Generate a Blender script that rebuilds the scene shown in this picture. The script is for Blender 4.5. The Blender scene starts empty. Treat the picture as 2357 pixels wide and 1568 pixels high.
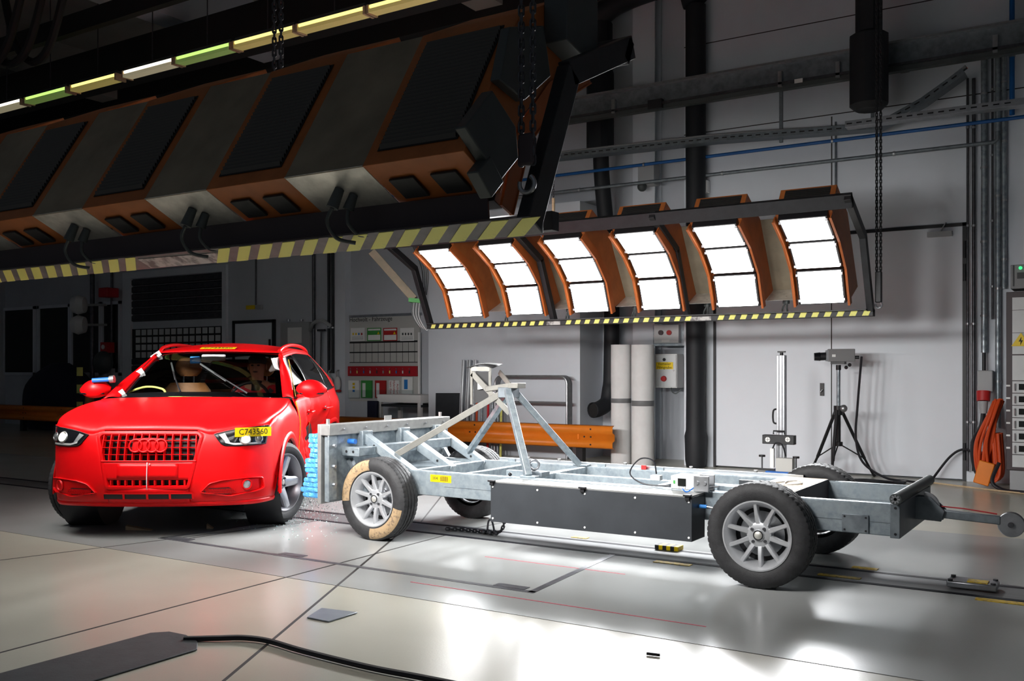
import bpy, bmesh, math, random
from mathutils import Vector, Matrix
random.seed(7)
SC = bpy.context.scene
COL = SC.collection
R = math.radians
PI = math.pi

# ---------------------------------------------------------------- camera, world, exposure
CAM_YAW = R(32.5)
cam_data = bpy.data.cameras.new('camera')
cam_data.sensor_width = 36.0
cam_data.lens = 36.0 * 2200.0 / 2357.0
cam_data.shift_y = (852.0 - 784.0) / 2357.0
cam_data.clip_end = 200
camera = bpy.data.objects.new('camera', cam_data)
COL.objects.link(camera)
camera.location = (0, 0, 1.306)
camera.rotation_euler = (R(90), 0, CAM_YAW)
SC.camera = camera

world = bpy.data.worlds.new('world')
SC.world = world
world.use_nodes = True
world.node_tree.nodes['Background'].inputs[0].default_value = (0.75, 0.85, 1.0, 1)
world.node_tree.nodes['Background'].inputs[1].default_value = 0.075
SC.view_settings.view_transform = 'Standard'
SC.view_settings.look = 'None'
SC.view_settings.exposure = 0.0
SC.view_settings.gamma = 1.0
SC.view_settings.use_curve_mapping = False
LAMP_FAR_W = (22.0, 4.5, 2.0)        # lower, middle, upper lamp of a module
LAMP_NEAR_W = (21.0, 3.2, 1.2)
LAMP_SPREAD = R(79)

# ---------------------------------------------------------------- materials
MATS = {}
def mat(name, col, rough=0.5, metal=0.0, vary=0.0, scale=8.0, bump=0.0, bscale=60.0, spec=0.5, coat=0.0,
        emit=None, estr=0.0, col2=None, alpha=None, trans=0.0, ior=1.45, stretch=None, rvary=0.0, detail=4.0, ramp=(0.35, 0.65)):
    """procedural principled material: a noise mixes col with col2 (or a darker col), fine noise bump"""
    if name in MATS: return MATS[name]
    m = bpy.data.materials.new(name); m.use_nodes = True
    nt = m.node_tree; b = nt.nodes['Principled BSDF']
    b.inputs['Base Color'].default_value = (*col, 1)
    b.inputs['Roughness'].default_value = rough
    b.inputs['Metallic'].default_value = metal
    b.inputs['Specular IOR Level'].default_value = spec
    b.inputs['Coat Weight'].default_value = coat
    b.inputs['IOR'].default_value = ior
    if coat: b.inputs['Coat Roughness'].default_value = 0.08
    if trans: b.inputs['Transmission Weight'].default_value = trans
    if emit:
        b.inputs['Emission Color'].default_value = (*emit, 1)
        b.inputs['Emission Strength'].default_value = estr
    if vary or rvary or bump or col2:
        tc = nt.nodes.new('ShaderNodeTexCoord')
        src = tc.outputs['Object']
        if stretch:
            mp = nt.nodes.new('ShaderNodeMapping'); mp.inputs['Scale'].default_value = stretch
            nt.links.new(src, mp.inputs['Vector']); src = mp.outputs['Vector']
    if vary or col2 or rvary:
        n = nt.nodes.new('ShaderNodeTexNoise'); n.inputs['Scale'].default_value = scale; n.inputs['Detail'].default_value = detail
        n.inputs['Roughness'].default_value = 0.6
        nt.links.new(src, n.inputs['Vector'])
        rp = nt.nodes.new('ShaderNodeMapRange'); rp.inputs['From Min'].default_value = ramp[0]; rp.inputs['From Max'].default_value = ramp[1]
        nt.links.new(n.outputs['Fac'], rp.inputs['Value'])
        if vary or col2:
            mx = nt.nodes.new('ShaderNodeMix'); mx.data_type = 'RGBA'
            mx.inputs['A'].default_value = (*col, 1)
            c2 = col2 if col2 else tuple(c * (1 - vary) for c in col)
            mx.inputs['B'].default_value = (*c2, 1)
            nt.links.new(rp.outputs['Result'], mx.inputs['Factor'])
            nt.links.new(mx.outputs['Result'], b.inputs['Base Color'])
        if rvary:
            rr = nt.nodes.new('ShaderNodeMapRange')
            rr.inputs['To Min'].default_value = rough - rvary; rr.inputs['To Max'].default_value = rough + rvary
            nt.links.new(rp.outputs['Result'], rr.inputs['Value'])
            nt.links.new(rr.outputs['Result'], b.inputs['Roughness'])
    if bump:
        n2 = nt.nodes.new('ShaderNodeTexNoise'); n2.inputs['Scale'].default_value = bscale; n2.inputs['Detail'].default_value = 3
        nt.links.new(src, n2.inputs['Vector'])
        bp = nt.nodes.new('ShaderNodeBump'); bp.inputs['Strength'].default_value = bump; bp.inputs['Distance'].default_value = 0.01
        nt.links.new(n2.outputs['Fac'], bp.inputs['Height'])
        nt.links.new(bp.outputs['Normal'], b.inputs['Normal'])
    MATS[name] = m
    return m

def glass_mat(name, tint, rough=0.02, ior=1.5):
    """thin pane: transparent tint mixed with a glossy reflection"""
    m = bpy.data.materials.new(name); m.use_nodes = True
    nt = m.node_tree; nt.nodes.clear()
    out = nt.nodes.new('ShaderNodeOutputMaterial')
    tr = nt.nodes.new('ShaderNodeBsdfTransparent'); tr.inputs[0].default_value = (*tint, 1)
    gl = nt.nodes.new('ShaderNodeBsdfGlossy'); gl.inputs['Roughness'].default_value = rough
    fr = nt.nodes.new('ShaderNodeFresnel'); fr.inputs['IOR'].default_value = ior
    mx = nt.nodes.new('ShaderNodeMixShader')
    nt.links.new(fr.outputs[0], mx.inputs[0]); nt.links.new(tr.outputs[0], mx.inputs[1]); nt.links.new(gl.outputs[0], mx.inputs[2])
    nt.links.new(mx.outputs[0], out.inputs['Surface'])
    MATS[name] = m
    return m

def M(n): return MATS[n]
mat('red_paint', (0.78, 0.002, 0.004), 0.38, vary=0.05, scale=3, spec=0.32)
mat('red_plain', (0.62, 0.01, 0.012), 0.5)
mat('black_plastic', (0.012, 0.012, 0.014), 0.45)
mat('black_gloss', (0.008, 0.008, 0.01), 0.12)
mat('black_paint', (0.02, 0.021, 0.024), 0.5, vary=0.35, scale=10)
mat('rubber', (0.022, 0.022, 0.024), 0.72, vary=0.4, scale=14, bump=0.15, bscale=90)
mat('rubber_worn', (0.030, 0.030, 0.032), 0.65, vary=0.4, scale=20, bump=0.15, bscale=120)
mat('tan_tape', (0.36, 0.25, 0.14), 0.7, col2=(0.20, 0.14, 0.09), scale=30, ramp=(0.52, 0.62), bump=0.3, bscale=80)
mat('alloy', (0.56, 0.57, 0.59), 0.34, metal=0.6, vary=0.06, scale=30)
mat('alloy_dark', (0.30, 0.30, 0.32), 0.35, metal=0.8)
mat('galv', (0.36, 0.41, 0.44), 0.42, metal=0.5, col2=(0.20, 0.24, 0.27), scale=16, rvary=0.12, bump=0.06, bscale=40, detail=8)
mat('galv_dark', (0.13, 0.15, 0.17), 0.45, metal=0.5, col2=(0.22, 0.25, 0.27), scale=10, rvary=0.1, detail=8)
mat('aluminium', (0.55, 0.57, 0.59), 0.34, metal=0.85, vary=0.1, scale=20, stretch=(1, 8, 8))
mat('aluminium_bright', (0.38, 0.38, 0.37), 0.40, metal=0.5, vary=0.2, scale=12)
mat('mast_metal', (0.22, 0.215, 0.195), 0.42, metal=0.4, vary=0.2, scale=14)
mat('louvre', (0.075, 0.068, 0.058), 0.55)
mat('panel_black', (0.010, 0.010, 0.011), 0.6)
mat('steel', (0.42, 0.43, 0.45), 0.35, metal=0.8, vary=0.2, scale=14)
mat('steel_dark', (0.10, 0.10, 0.11), 0.42, metal=0.7, vary=0.3, scale=14)
mat('orange_paint', (0.46, 0.115, 0.022), 0.45, vary=0.12, scale=6, rvary=0.06)
mat('orange_lamp', (0.46, 0.14, 0.034), 0.48, vary=0.25, scale=5)
mat('guard_orange', (0.82, 0.22, 0.015), 0.42, vary=0.1, scale=5)
mat('panel_grey', (0.30, 0.255, 0.18), 0.6, metal=0.15, vary=0.3, scale=3.5, stretch=(1, 1, 1), detail=8)
mat('panel_alu', (0.80, 0.78, 0.72), 0.38, metal=0.6, vary=0.35, scale=7, detail=8, rvary=0.1)
mat('box_grey', (0.075, 0.085, 0.085), 0.5, metal=0.2, vary=0.1)
mat('yellow_tape', (0.86, 0.84, 0.22), 0.55, col2=(0.50, 0.48, 0.18), scale=14, ramp=(0.6, 0.75))
mat('yellow_sticker', (0.80, 0.56, 0.0), 0.45)
mat('beam_grey', (0.13, 0.125, 0.13), 0.5, metal=0.2, col2=(0.20, 0.19, 0.19), scale=7)
mat('worn_white', (0.55, 0.54, 0.52), 0.6, col2=(0.16, 0.15, 0.15), scale=12, ramp=(0.45, 0.6))
mat('black_text', (0.01, 0.01, 0.01), 0.6)
mat('white_plastic', (0.80, 0.80, 0.79), 0.45)
mat('grey_plastic', (0.36, 0.37, 0.38), 0.5)
mat('blue_paint', (0.02, 0.14, 0.50), 0.45, vary=0.15)
mat('blue_pipe', (0.01, 0.11, 0.36), 0.4, vary=0.2, scale=4)
mat('chrome', (0.8, 0.8, 0.8), 0.12, metal=1.0)
mat('wall_white', (0.70, 0.74, 0.80), 0.6, vary=0.09, scale=0.9, bump=0.05, bscale=25, detail=8)
mat('wall_grey', (0.56, 0.59, 0.64), 0.7, vary=0.12, scale=0.7, bump=0.08, bscale=25, detail=8)
mat('door_white', (0.75, 0.79, 0.85), 0.5, vary=0.05, scale=0.8, bump=0.02, bscale=10)
mat('ceiling_dark', (0.30, 0.29, 0.26), 0.8, vary=0.25, scale=0.6)
mat('beam_black', (0.012, 0.012, 0.012), 0.7)
mat('duct_black', (0.016, 0.018, 0.022), 0.62, vary=0.2, scale=5, bump=0.12, bscale=10)
mat('dark_window', (0.012, 0.013, 0.012), 0.12)
mat('white_fabric', (0.72, 0.72, 0.72), 0.85, vary=0.08, scale=6, bump=0.06, bscale=14)
mat('grey_tape', (0.16, 0.165, 0.17), 0.5)
mat('leather_tan', (0.36, 0.15, 0.05), 0.5, vary=0.12, scale=30, bump=0.05, bscale=120)
mat('skin', (0.50, 0.24, 0.15), 0.55)
mat('fabric_red', (0.62, 0.02, 0.035), 0.8, vary=0.12, scale=20)
mat('wood', (0.62, 0.46, 0.28), 0.6, vary=0.2, scale=6, stretch=(1, 10, 10))
mat('honeycomb_blue', (0.10, 0.42, 0.85), 0.4, metal=0.2, vary=0.45, scale=26, bump=0.5, bscale=45)
mat('plate_grey', (0.26, 0.29, 0.33), 0.4, metal=0.3, vary=0.12)
mat('plate_black', (0.040, 0.044, 0.050), 0.42, vary=0.2, scale=5)
mat('rubber_mat', (0.055, 0.062, 0.068), 0.62, vary=0.25, scale=7, bump=0.1, bscale=60)
mat('cable_black', (0.012, 0.012, 0.016), 0.42)
mat('cable_orange', (0.62, 0.07, 0.01), 0.5)
mat('cable_red', (0.7, 0.02, 0.03), 0.5)
mat('paper', (0.80, 0.80, 0.79), 0.6)
mat('board_grey', (0.50, 0.50, 0.48), 0.5)
mat('sign_green', (0.05, 0.30, 0.06), 0.5)
mat('sign_red', (0.45, 0.02, 0.02), 0.5)
mat('sign_blue', (0.03, 0.20, 0.55), 0.5)
mat('key_red', (0.40, 0.012, 0.02), 0.45)
mat('lamp_on', (0.9, 0.9, 0.9), 0.3, emit=(1.0, 0.985, 0.96), estr=9.0)
mat('tube_white', (0.9, 0.9, 0.9), 0.4, emit=(1.0, 0.90, 0.72), estr=2.2)
mat('tube_green', (0.5, 0.8, 0.3), 0.4, emit=(0.50, 0.78, 0.18), estr=1.3)
mat('tube_yellow', (0.8, 0.75, 0.3), 0.4, emit=(0.80, 0.68, 0.22), estr=1.7)
mat('dim_white', (0.7, 0.68, 0.5), 0.5, emit=(0.9, 0.8, 0.5), estr=0.2)
mat('dim_green', (0.5, 0.7, 0.3), 0.5, emit=(0.35, 0.6, 0.12), estr=0.16)
mat('dim_yellow', (0.7, 0.62, 0.3), 0.5, emit=(0.75, 0.6, 0.15), estr=0.2)
mat('headlamp_on', (1, 1, 0.9), 0.3, emit=(1.0, 0.95, 0.75), estr=3.5)
mat('silver_plastic', (0.55, 0.55, 0.55), 0.3, metal=0.5)
mat('green_led', (0.0, 0.5, 0.1), 0.4, emit=(0.05, 0.8, 0.25), estr=1.2)
mat('foam_white', (0.75, 0.75, 0.73), 0.7)
mat('rack_brown', (0.055, 0.04, 0.045), 0.5)
mat('rack_white', (0.62, 0.64, 0.65), 0.45, vary=0.05)
mat('camera_grey', (0.20, 0.20, 0.205), 0.45)
mat('seam', (0.035, 0.033, 0.032), 0.7)
mat('pit_frame', (0.16, 0.16, 0.18), 0.45, metal=0.3, vary=0.4, scale=9)
mat('line_red', (0.55, 0.07, 0.12), 0.6)
mat('groove', (0.004, 0.004, 0.009), 0.6, spec=0.2)
mat('strip_steel', (0.20, 0.205, 0.21), 0.4, metal=0.3, vary=0.25, scale=5, stretch=(1, 12, 1))
mat('sticker_floor', (0.62, 0.42, 0.03), 0.5, col2=(0.35, 0.24, 0.05), scale=40, ramp=(0.5, 0.6))
mat('dark_blue', (0.01, 0.012, 0.03), 0.6)
M('lamp_on').cycles.emission_sampling = 'NONE'
glass_mat('car_glass', (0.80, 0.84, 0.82))
glass_mat('side_glass', (0.36, 0.40, 0.40))
glass_mat('clear_cover', (0.90, 0.92, 0.92), ior=1.22)

# ---------------------------------------------------------------- mesh builder
class MB:
    def __init__(s): s.v = []; s.f = []
    def add(s, vs, fs):
        o = len(s.v); s.v += [tuple(p) for p in vs]; s.f += [tuple(i + o for i in f) for f in fs]
        return s
    def box(s, c, d, m=None):
        x, y, z = d[0] / 2, d[1] / 2, d[2] / 2
        vs = [Vector((a, b, e)) for a in (-x, x) for b in (-y, y) for e in (-z, z)]
        if m is not None: vs = [m @ v for v in vs]
        c = Vector(c)
        return s.add([v + c for v in vs], [(0, 1, 3, 2), (4, 6, 7, 5), (0, 4, 5, 1), (2, 3, 7, 6), (0, 2, 6, 4), (1, 5, 7, 3)])
    def span(s, a, b):
        return s.box([(a[i] + b[i]) / 2 for i in range(3)], [abs(b[i] - a[i]) for i in range(3)])
    def bar(s, p0, p1, w, h, up=(0, 0, 1)):
        p0 = Vector(p0); p1 = Vector(p1); t = (p1 - p0).normalized(); up = Vector(up)
        if abs(t.dot(up)) > 0.99: up = Vector((0, 1, 0))
        sd = t.cross(up).normalized(); u2 = sd.cross(t).normalized()
        vs = []
        for p in (p0, p1):
            for a, b in ((-1, -1), (1, -1), (1, 1), (-1, 1)): vs.append(p + sd * (a * w / 2) + u2 * (b * h / 2))
        return s.add(vs, [(0, 1, 2, 3), (4, 7, 6, 5), (0, 4, 5, 1), (1, 5, 6, 2), (2, 6, 7, 3), (3, 7, 4, 0)])
    def tube(s, pts, r, seg=10, closed=False, caps=True):
        P = [Vector(p) for p in pts]; n = len(P); rs = r if isinstance(r, (list, tuple)) else [r] * n
        T = []
        for i in range(n):
            if closed: t = P[(i + 1) % n] - P[i - 1]
            else: t = P[min(i + 1, n - 1)] - P[max(i - 1, 0)]
            T.append(t.normalized())
        a = Vector((0, 0, 1)) if abs(T[0].z) < 0.9 else Vector((1, 0, 0))
        N = T[0].cross(a).normalized(); vs = []
        for i in range(n):
            N = (N - T[i] * N.dot(T[i])).normalized(); B = T[i].cross(N)
            for k in range(seg):
                an = 2 * PI * k / seg
                vs.append(P[i] + (N * math.cos(an) + B * math.sin(an)) * rs[i])
        fs = []
        for i in range(n if closed else n - 1):
            j = (i + 1) % n
            for k in range(seg):
                k2 = (k + 1) % seg
                fs.append((i * seg + k, i * seg + k2, j * seg + k2, j * seg + k))
        if caps and not closed:
            fs.append(tuple(range(seg))[::-1]); fs.append(tuple((n - 1) * seg + k for k in range(seg)))
        return s.add(vs, fs)
    def cyl(s, p0, p1, r0, r1=None, seg=20):
        return s.tube([p0, p1], [r0, r0 if r1 is None else r1], seg)
    def lathe(s, prof, o=(0, 0, 0), ax=(0, 0, 1), seg=32, a0=0.0, a1=2 * PI):
        """prof: (radius, height along axis)"""
        o = Vector(o); ax = Vector(ax).normalized()
        a = Vector((0, 0, 1)) if abs(ax.z) < 0.9 else Vector((1, 0, 0))
        N = ax.cross(a).normalized(); B = ax.cross(N); full = abs(a1 - a0 - 2 * PI) < 1e-6
        ns = seg if full else seg + 1; vs = []
        for k in range(ns):
            an = a0 + (a1 - a0) * k / seg
            dr = N * math.cos(an) + B * math.sin(an)
            for (r, h) in prof: vs.append(o + dr * r + ax * h)
        n = len(prof); fs = []
        for k in range(seg):
            k2 = (k + 1) % ns
            for i in range(n - 1): fs.append((k * n + i, k2 * n + i, k2 * n + i + 1, k * n + i + 1))
        return s.add(vs, fs)
    def prism(s, poly, ext):
        """planar polygon (3D points) extruded by a vector"""
        n = len(poly); e = Vector(ext); P = [Vector(p) for p in poly]
        fs = [tuple(range(n))[::-1], tuple(range(n, 2 * n))]
        for i in range(n): j = (i + 1) % n; fs.append((i, j, n + j, n + i))
        return s.add(P + [p + e for p in P], fs)
    def grid(s, rows, close_u=False):
        """rows of equal-length point lists"""
        n = len(rows[0]); vs = [p for r in rows for p in r]; fs = []
        for i in range(len(rows) - 1):
            for k in range(n if close_u else n - 1):
                k2 = (k + 1) % n
                fs.append((i * n + k, i * n + k2, (i + 1) * n + k2, (i + 1) * n + k))
        return s.add(vs, fs)
    def ball(s, c, r, seg=12, rings=8, sc=(1, 1, 1)):
        c = Vector(c); rows = []
        for i in range(rings + 1):
            th = PI * i / rings
            rows.append([c + Vector((r * sc[0] * math.sin(th) * math.cos(2 * PI * k / seg), r * sc[1] * math.sin(th) * math.sin(2 * PI * k / seg), r * sc[2] * math.cos(th))) for k in range(seg)])
        return s.grid(rows, True)
    def tf(s, m):
        s.v = [tuple(m @ Vector(p)) for p in s.v]; return s
    def mesh(s, name, org=(0, 0, 0), smooth=35):
        me = bpy.data.meshes.new(name)
        me.from_pydata([(p[0] - org[0], p[1] - org[1], p[2] - org[2]) for p in s.v], [], s.f)
        bm = bmesh.new(); bm.from_mesh(me)
        bmesh.ops.remove_doubles(bm, verts=bm.verts, dist=1e-5)
        bmesh.ops.recalc_face_normals(bm, faces=bm.faces)
        bm.to_mesh(me); bm.free()
        if smooth:
            me.polygons.foreach_set('use_smooth', [True] * len(me.polygons)); me.set_sharp_from_angle(angle=R(smooth))
        return me
    def build(s, name, m, parent=None, org=None, bevel=0.0, smooth=35, solid=0.0, subsurf=0):
        if parent is None:
            if org is None:
                xs = [p[0] for p in s.v]; ys = [p[1] for p in s.v]; zs = [p[2] for p in s.v]
                org = ((min(xs) + max(xs)) / 2, (min(ys) + max(ys)) / 2, min(zs))
            loc = org
        else:
            if org is None: org = parent.get('_org', (0, 0, 0))
            loc = (0, 0, 0)
        me = s.mesh(name, org, smooth)
        me.materials.append(M(m) if isinstance(m, str) else m)
        o = bpy.data.objects.new(name, me); COL.objects.link(o)
        o.location = loc
        if parent is not None: o.parent = parent; o['_org'] = list(org)
        if solid:
            md = o.modifiers.new('solid', 'SOLIDIFY'); md.thickness = solid; md.offset = -1
        if bevel:
            md = o.modifiers.new('bevel', 'BEVEL'); md.width = bevel; md.segments = 2; md.limit_method = 'ANGLE'; md.angle_limit = R(40)
        if subsurf:
            md = o.modifiers.new('sub', 'SUBSURF'); md.levels = subsurf; md.render_levels = subsurf
        return o

def put(name, me, parent, loc=(0, 0, 0), rot=(0, 0, 0), scale=(1, 1, 1)):
    """another object sharing mesh data"""
    o = bpy.data.objects.new(name, me); COL.objects.link(o)
    o.parent = parent; o.location = loc; o.rotation_euler = rot; o.scale = scale
    return o
def root(name, label, cat, loc=(0, 0, 0), rz=0.0, group=None, local=False):
    o = bpy.data.objects.new(name, None); COL.objects.link(o)
    o.location = loc; o.rotation_euler = (0, 0, rz); o.empty_display_size = 0.1
    o['label'] = label; o['category'] = cat
    if group: o['group'] = group
    o['_org'] = [0, 0, 0] if local else list(loc)
    return o
def tag(o, label, cat, group=None):
    o['label'] = label; o['category'] = cat
    if group: o['group'] = group
    return o
def struct(o): o['kind'] = 'structure'; return o
def stuff(o): o['kind'] = 'stuff'; return o
def text(name, s, size, loc, rot, m, parent=None, ext=0.0008, align='CENTER', sx=1.0):
    cu = bpy.data.curves.new(name, 'FONT'); cu.body = s; cu.size = size; cu.extrude = ext; cu.align_x = align; cu.align_y = 'CENTER'
    cu.resolution_u = 2
    t_ = bpy.data.objects.new(name, cu); COL.objects.link(t_)
    dg = bpy.context.evaluated_depsgraph_get(); me = bpy.data.meshes.new_from_object(t_.evaluated_get(dg)); me.name = name
    bpy.data.objects.remove(t_, do_unlink=True); bpy.data.curves.remove(cu)
    me.materials.clear(); me.materials.append(M(m)); o = bpy.data.objects.new(name, me); COL.objects.link(o)
    o.scale = (sx, 1, 1); stuff(o)
    o.rotation_euler = rot
    if parent is not None:
        g = parent.get('_org', (0, 0, 0)); o.parent = parent; o.location = (loc[0] - g[0], loc[1] - g[1], loc[2] - g[2])
    else: o.location = loc
    return o
def arc(c, r, a0, a1, n, ux, uy):
    c = Vector(c); ux = Vector(ux); uy = Vector(uy)
    return [c + ux * (r * math.cos(a0 + (a1 - a0) * i / n)) + uy * (r * math.sin(a0 + (a1 - a0) * i / n)) for i in range(n + 1)]
def smooth_path(pts, n=8):
    P = [Vector(p) for p in pts]; out = []
    for i in range(len(P) - 1):
        p0 = P[max(i - 1, 0)]; p1 = P[i]; p2 = P[i + 1]; p3 = P[min(i + 2, len(P) - 1)]
        for k in range(n):
            t = k / n
            out.append(0.5 * ((2 * p1) + (p2 - p0) * t + (2 * p0 - 5 * p1 + 4 * p2 - p3) * t * t + (3 * p1 - p0 - 3 * p2 + p3) * t ** 3))
    out.append(P[-1]); return out
# ================================================================ the hall
WY = 12.32      # plane of the door wall
DY = 13.05      # deeper wall to the left of it
CZ = 6.9        # ceiling
def floor_material():
    m = bpy.data.materials.new('floor_coating'); m.use_nodes = True
    nt = m.node_tree; b = nt.nodes['Principled BSDF']; N = nt.nodes.new; L = nt.links.new
    tc = N('ShaderNodeTexCoord'); sep = N('ShaderNodeSeparateXYZ'); L(tc.outputs['Object'], sep.inputs[0])
    # painted lane between y = 4.31 and y = 8.3 is greyer than the beige coating beside it
    a = N('ShaderNodeMath'); a.operation = 'GREATER_THAN'; a.inputs[1].default_value = 4.31; L(sep.outputs['Y'], a.inputs[0])
    c = N('ShaderNodeMath'); c.operation = 'LESS_THAN'; c.inputs[1].default_value = 8.35; L(sep.outputs['Y'], c.inputs[0])
    ln = N('ShaderNodeMath'); ln.operation = 'MULTIPLY'; L(a.outputs[0], ln.inputs[0]); L(c.outputs[0], ln.inputs[1])
    n1 = N('ShaderNodeTexNoise'); n1.inputs['Scale'].default_value = 0.9; n1.inputs['Detail'].default_value = 8
    mp = N('ShaderNodeMapping'); mp.inputs['Scale'].default_value = (0.9, 1.1, 1); L(tc.outputs['Object'], mp.inputs['Vector']); L(mp.outputs[0], n1.inputs['Vector'])
    mr = N('ShaderNodeMapRange'); mr.inputs['From Min'].default_value = 0.3; mr.inputs['From Max'].default_value = 0.7
    mr.inputs['To Min'].default_value = 0.93; mr.inputs['To Max'].default_value = 1.03; L(n1.outputs['Fac'], mr.inputs['Value'])
    mx = N('ShaderNodeMix'); mx.data_type = 'RGBA'
    mx.inputs['A'].default_value = (0.50, 0.485, 0.41, 1); mx.inputs['B'].default_value = (0.355, 0.365, 0.36, 1)
    L(ln.outputs[0], mx.inputs['Factor'])
    ml = N('ShaderNodeMix'); ml.data_type = 'RGBA'; ml.blend_type = 'MULTIPLY'; ml.inputs['Factor'].default_value = 1
    L(mx.outputs['Result'], ml.inputs['A']); L(mr.outputs['Result'], ml.inputs['B'])
    L(ml.outputs['Result'], b.inputs['Base Color'])
    n2 = N('ShaderNodeTexNoise'); n2.inputs['Scale'].default_value = 3.0; n2.inputs['Detail'].default_value = 6; L(mp.outputs[0], n2.inputs['Vector'])
    r2 = N('ShaderNodeMapRange'); r2.inputs['To Min'].default_value = 0.20; r2.inputs['To Max'].default_value = 0.27; L(n2.outputs['Fac'], r2.inputs['Value'])
    L(r2.outputs['Result'], b.inputs['Roughness'])
    n3 = N('ShaderNodeTexNoise'); n3.inputs['Scale'].default_value = 90; n3.inputs['Detail'].default_value = 2; L(tc.outputs['Object'], n3.inputs['Vector'])
    bp = N('ShaderNodeBump'); bp.inputs['Strength'].default_value = 0.035; bp.inputs['Distance'].default_value = 0.01; L(n3.outputs['Fac'], bp.inputs['Height'])
    L(bp.outputs[0], b.inputs['Normal'])
    b.inputs['Specular IOR Level'].default_value = 0.16
    MATS['floor'] = m
    return m
floor_material()
XL, XR, YF = -23.0, 3.4, -5.0
floor = struct(MB().span((XL, YF, -0.2), (XR, DY + 0.1, 0)).build('floor', 'floor', org=(0, 0, 0)))
def seam(a, b, w, name='joint', m='seam', z=0.0015):
    return MB().bar((a[0], a[1], z / 2 - 0.004), (b[0], b[1], z / 2 - 0.004), w, z + 0.008).build(name, m, floor, org=(0, 0, 0), smooth=0)
def through(p, q, y0, y1):
    t = lambda y: p[0] + (q[0] - p[0]) * (y - p[1]) / (q[1] - p[1])
    return (t(y0), y0), (t(y1), y1)
# saw-cut joints between the floor slabs
seam(*through((-6.488, 3.644), (-5.95, 5.75), 1.5, 6.1), 0.012)
seam(*through((-4.365, 2.452), (-4.50, 6.12), -1.0, 6.1), 0.014)
seam(*through((-4.50, 6.5), (-4.462, 6.808), 6.5, 12.0), 0.010)
seam(*through((-3.177, 2.734), (-4.755, 5.751), 0.8, 6.1), 0.016)
seam(*through((-4.95, 6.3), (-5.803, 7.735), 6.52, 10.0), 0.014)
seam((-6.1, 4.79), (-5.95, 6.1), 0.012)
seam((-1.6, 4.31), (-9.0, 4.31), 0.003)
seam((1.5, 4.31), (-1.6, 4.31), 0.006)
# guide rail let into the floor: two slots in a steel strip
seam((XL, 6.30), (XR, 6.30), 0.44, 'guide_strip', 'strip_steel', 0.0012)
seam((XL, 6.10), (XR, 6.10), 0.045, 'guide_slot', 'groove', 0.003)
seam((XL, 6.46), (XR, 6.46), 0.045, 'guide_slot', 'groove', 0.003)
# steel angle frame round the film pit
seam((-6.30, 4.80), (-2.90, 4.80), 0.045, 'pit_frame', 'pit_frame', 0.002)
seam((-2.92, 4.79), (-3.03, 6.08), 0.045, 'pit_frame', 'pit_frame', 0.002)
seam((-6.28, 4.79), (-6.12, 6.08), 0.045, 'pit_frame', 'pit_frame', 0.002)
for x in (-3.10, -4.93, -6.12):
    MB().box((x, 4.86, 0.001), (0.22, 0.07, 0.004)).build('lifting_plate', 'pit_frame', floor, org=(0, 0, 0))
seam((-3.69, 4.63), (-1.78, 4.63), 0.009, 'red_line', 'line_red')
seam((-3.753, 5.54), (-2.672, 5.54), 0.007, 'red_line', 'line_red')
for x, y, l in ((-3.55, 6.56, 0.13), (-2.55, 6.02, 0.26), (-1.42, 6.55, 0.16), (-1.5, 6.20, 0.26), (-0.55, 6.02, 0.30)):
    MB().box((x, y, 0.002), (l, 0.06, 0.005)).build('floor_sticker', 'sticker_floor', floor, org=(0, 0, 0))
# ---- walls and ceiling
struct(MB().span((XL, DY, 0), (-5.05, DY + 0.3, CZ)).build('wall_back', 'wall_grey', org=(0, 0, 0)))
wall_door = MB()
wall_door.span((-5.05, WY, 0), (-4.63, DY + 0.3, CZ)); wall_door.span((-1.53, WY, 0), (XR, DY + 0.3, CZ)); wall_door.span((-4.63, WY, 3.04), (-1.53, DY + 0.3, CZ))
wall_door = struct(wall_door.build('wall_right_back', 'wall_white', org=(0, 0, 0)))
for z in (4.52, 5.72):
    MB().span((-5.05, WY - 0.002, z), (XR, WY + 0.01, z + 0.012)).build('panel_joint', 'seam', wall_door, org=(0, 0, 0))
MB().span((-3.08, WY - 0.002, 3.1), (-3.065, WY + 0.01, 4.5)).build('panel_joint', 'seam', wall_door, org=(0, 0, 0))
struct(MB().span((-9.45, WY, 0), (-6.67, DY, 3.78)).build('wall_shaft', 'wall_white', org=(0, 0, 0)))
struct(MB().span((-12.15, DY - 0.15, 0), (-11.78, DY, CZ)).build('wall_pillar', 'wall_white', org=(0, 0, 0)))
struct(MB().span((XL, 1.0, CZ), (XR, DY + 0.3, CZ + 0.3)).build('ceiling', 'ceiling_dark', org=(0, 0, 0)))
struct(MB().span((XL - 0.3, YF, 0), (XL, DY + 0.3, CZ)).build('wall_left', 'wall_grey', org=(0, 0, 0)))
struct(MB().span((XR, 4.0, 0), (XR + 0.3, DY + 0.3, CZ)).build('wall_right', 'wall_grey', org=(0, 0, 0)))
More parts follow.
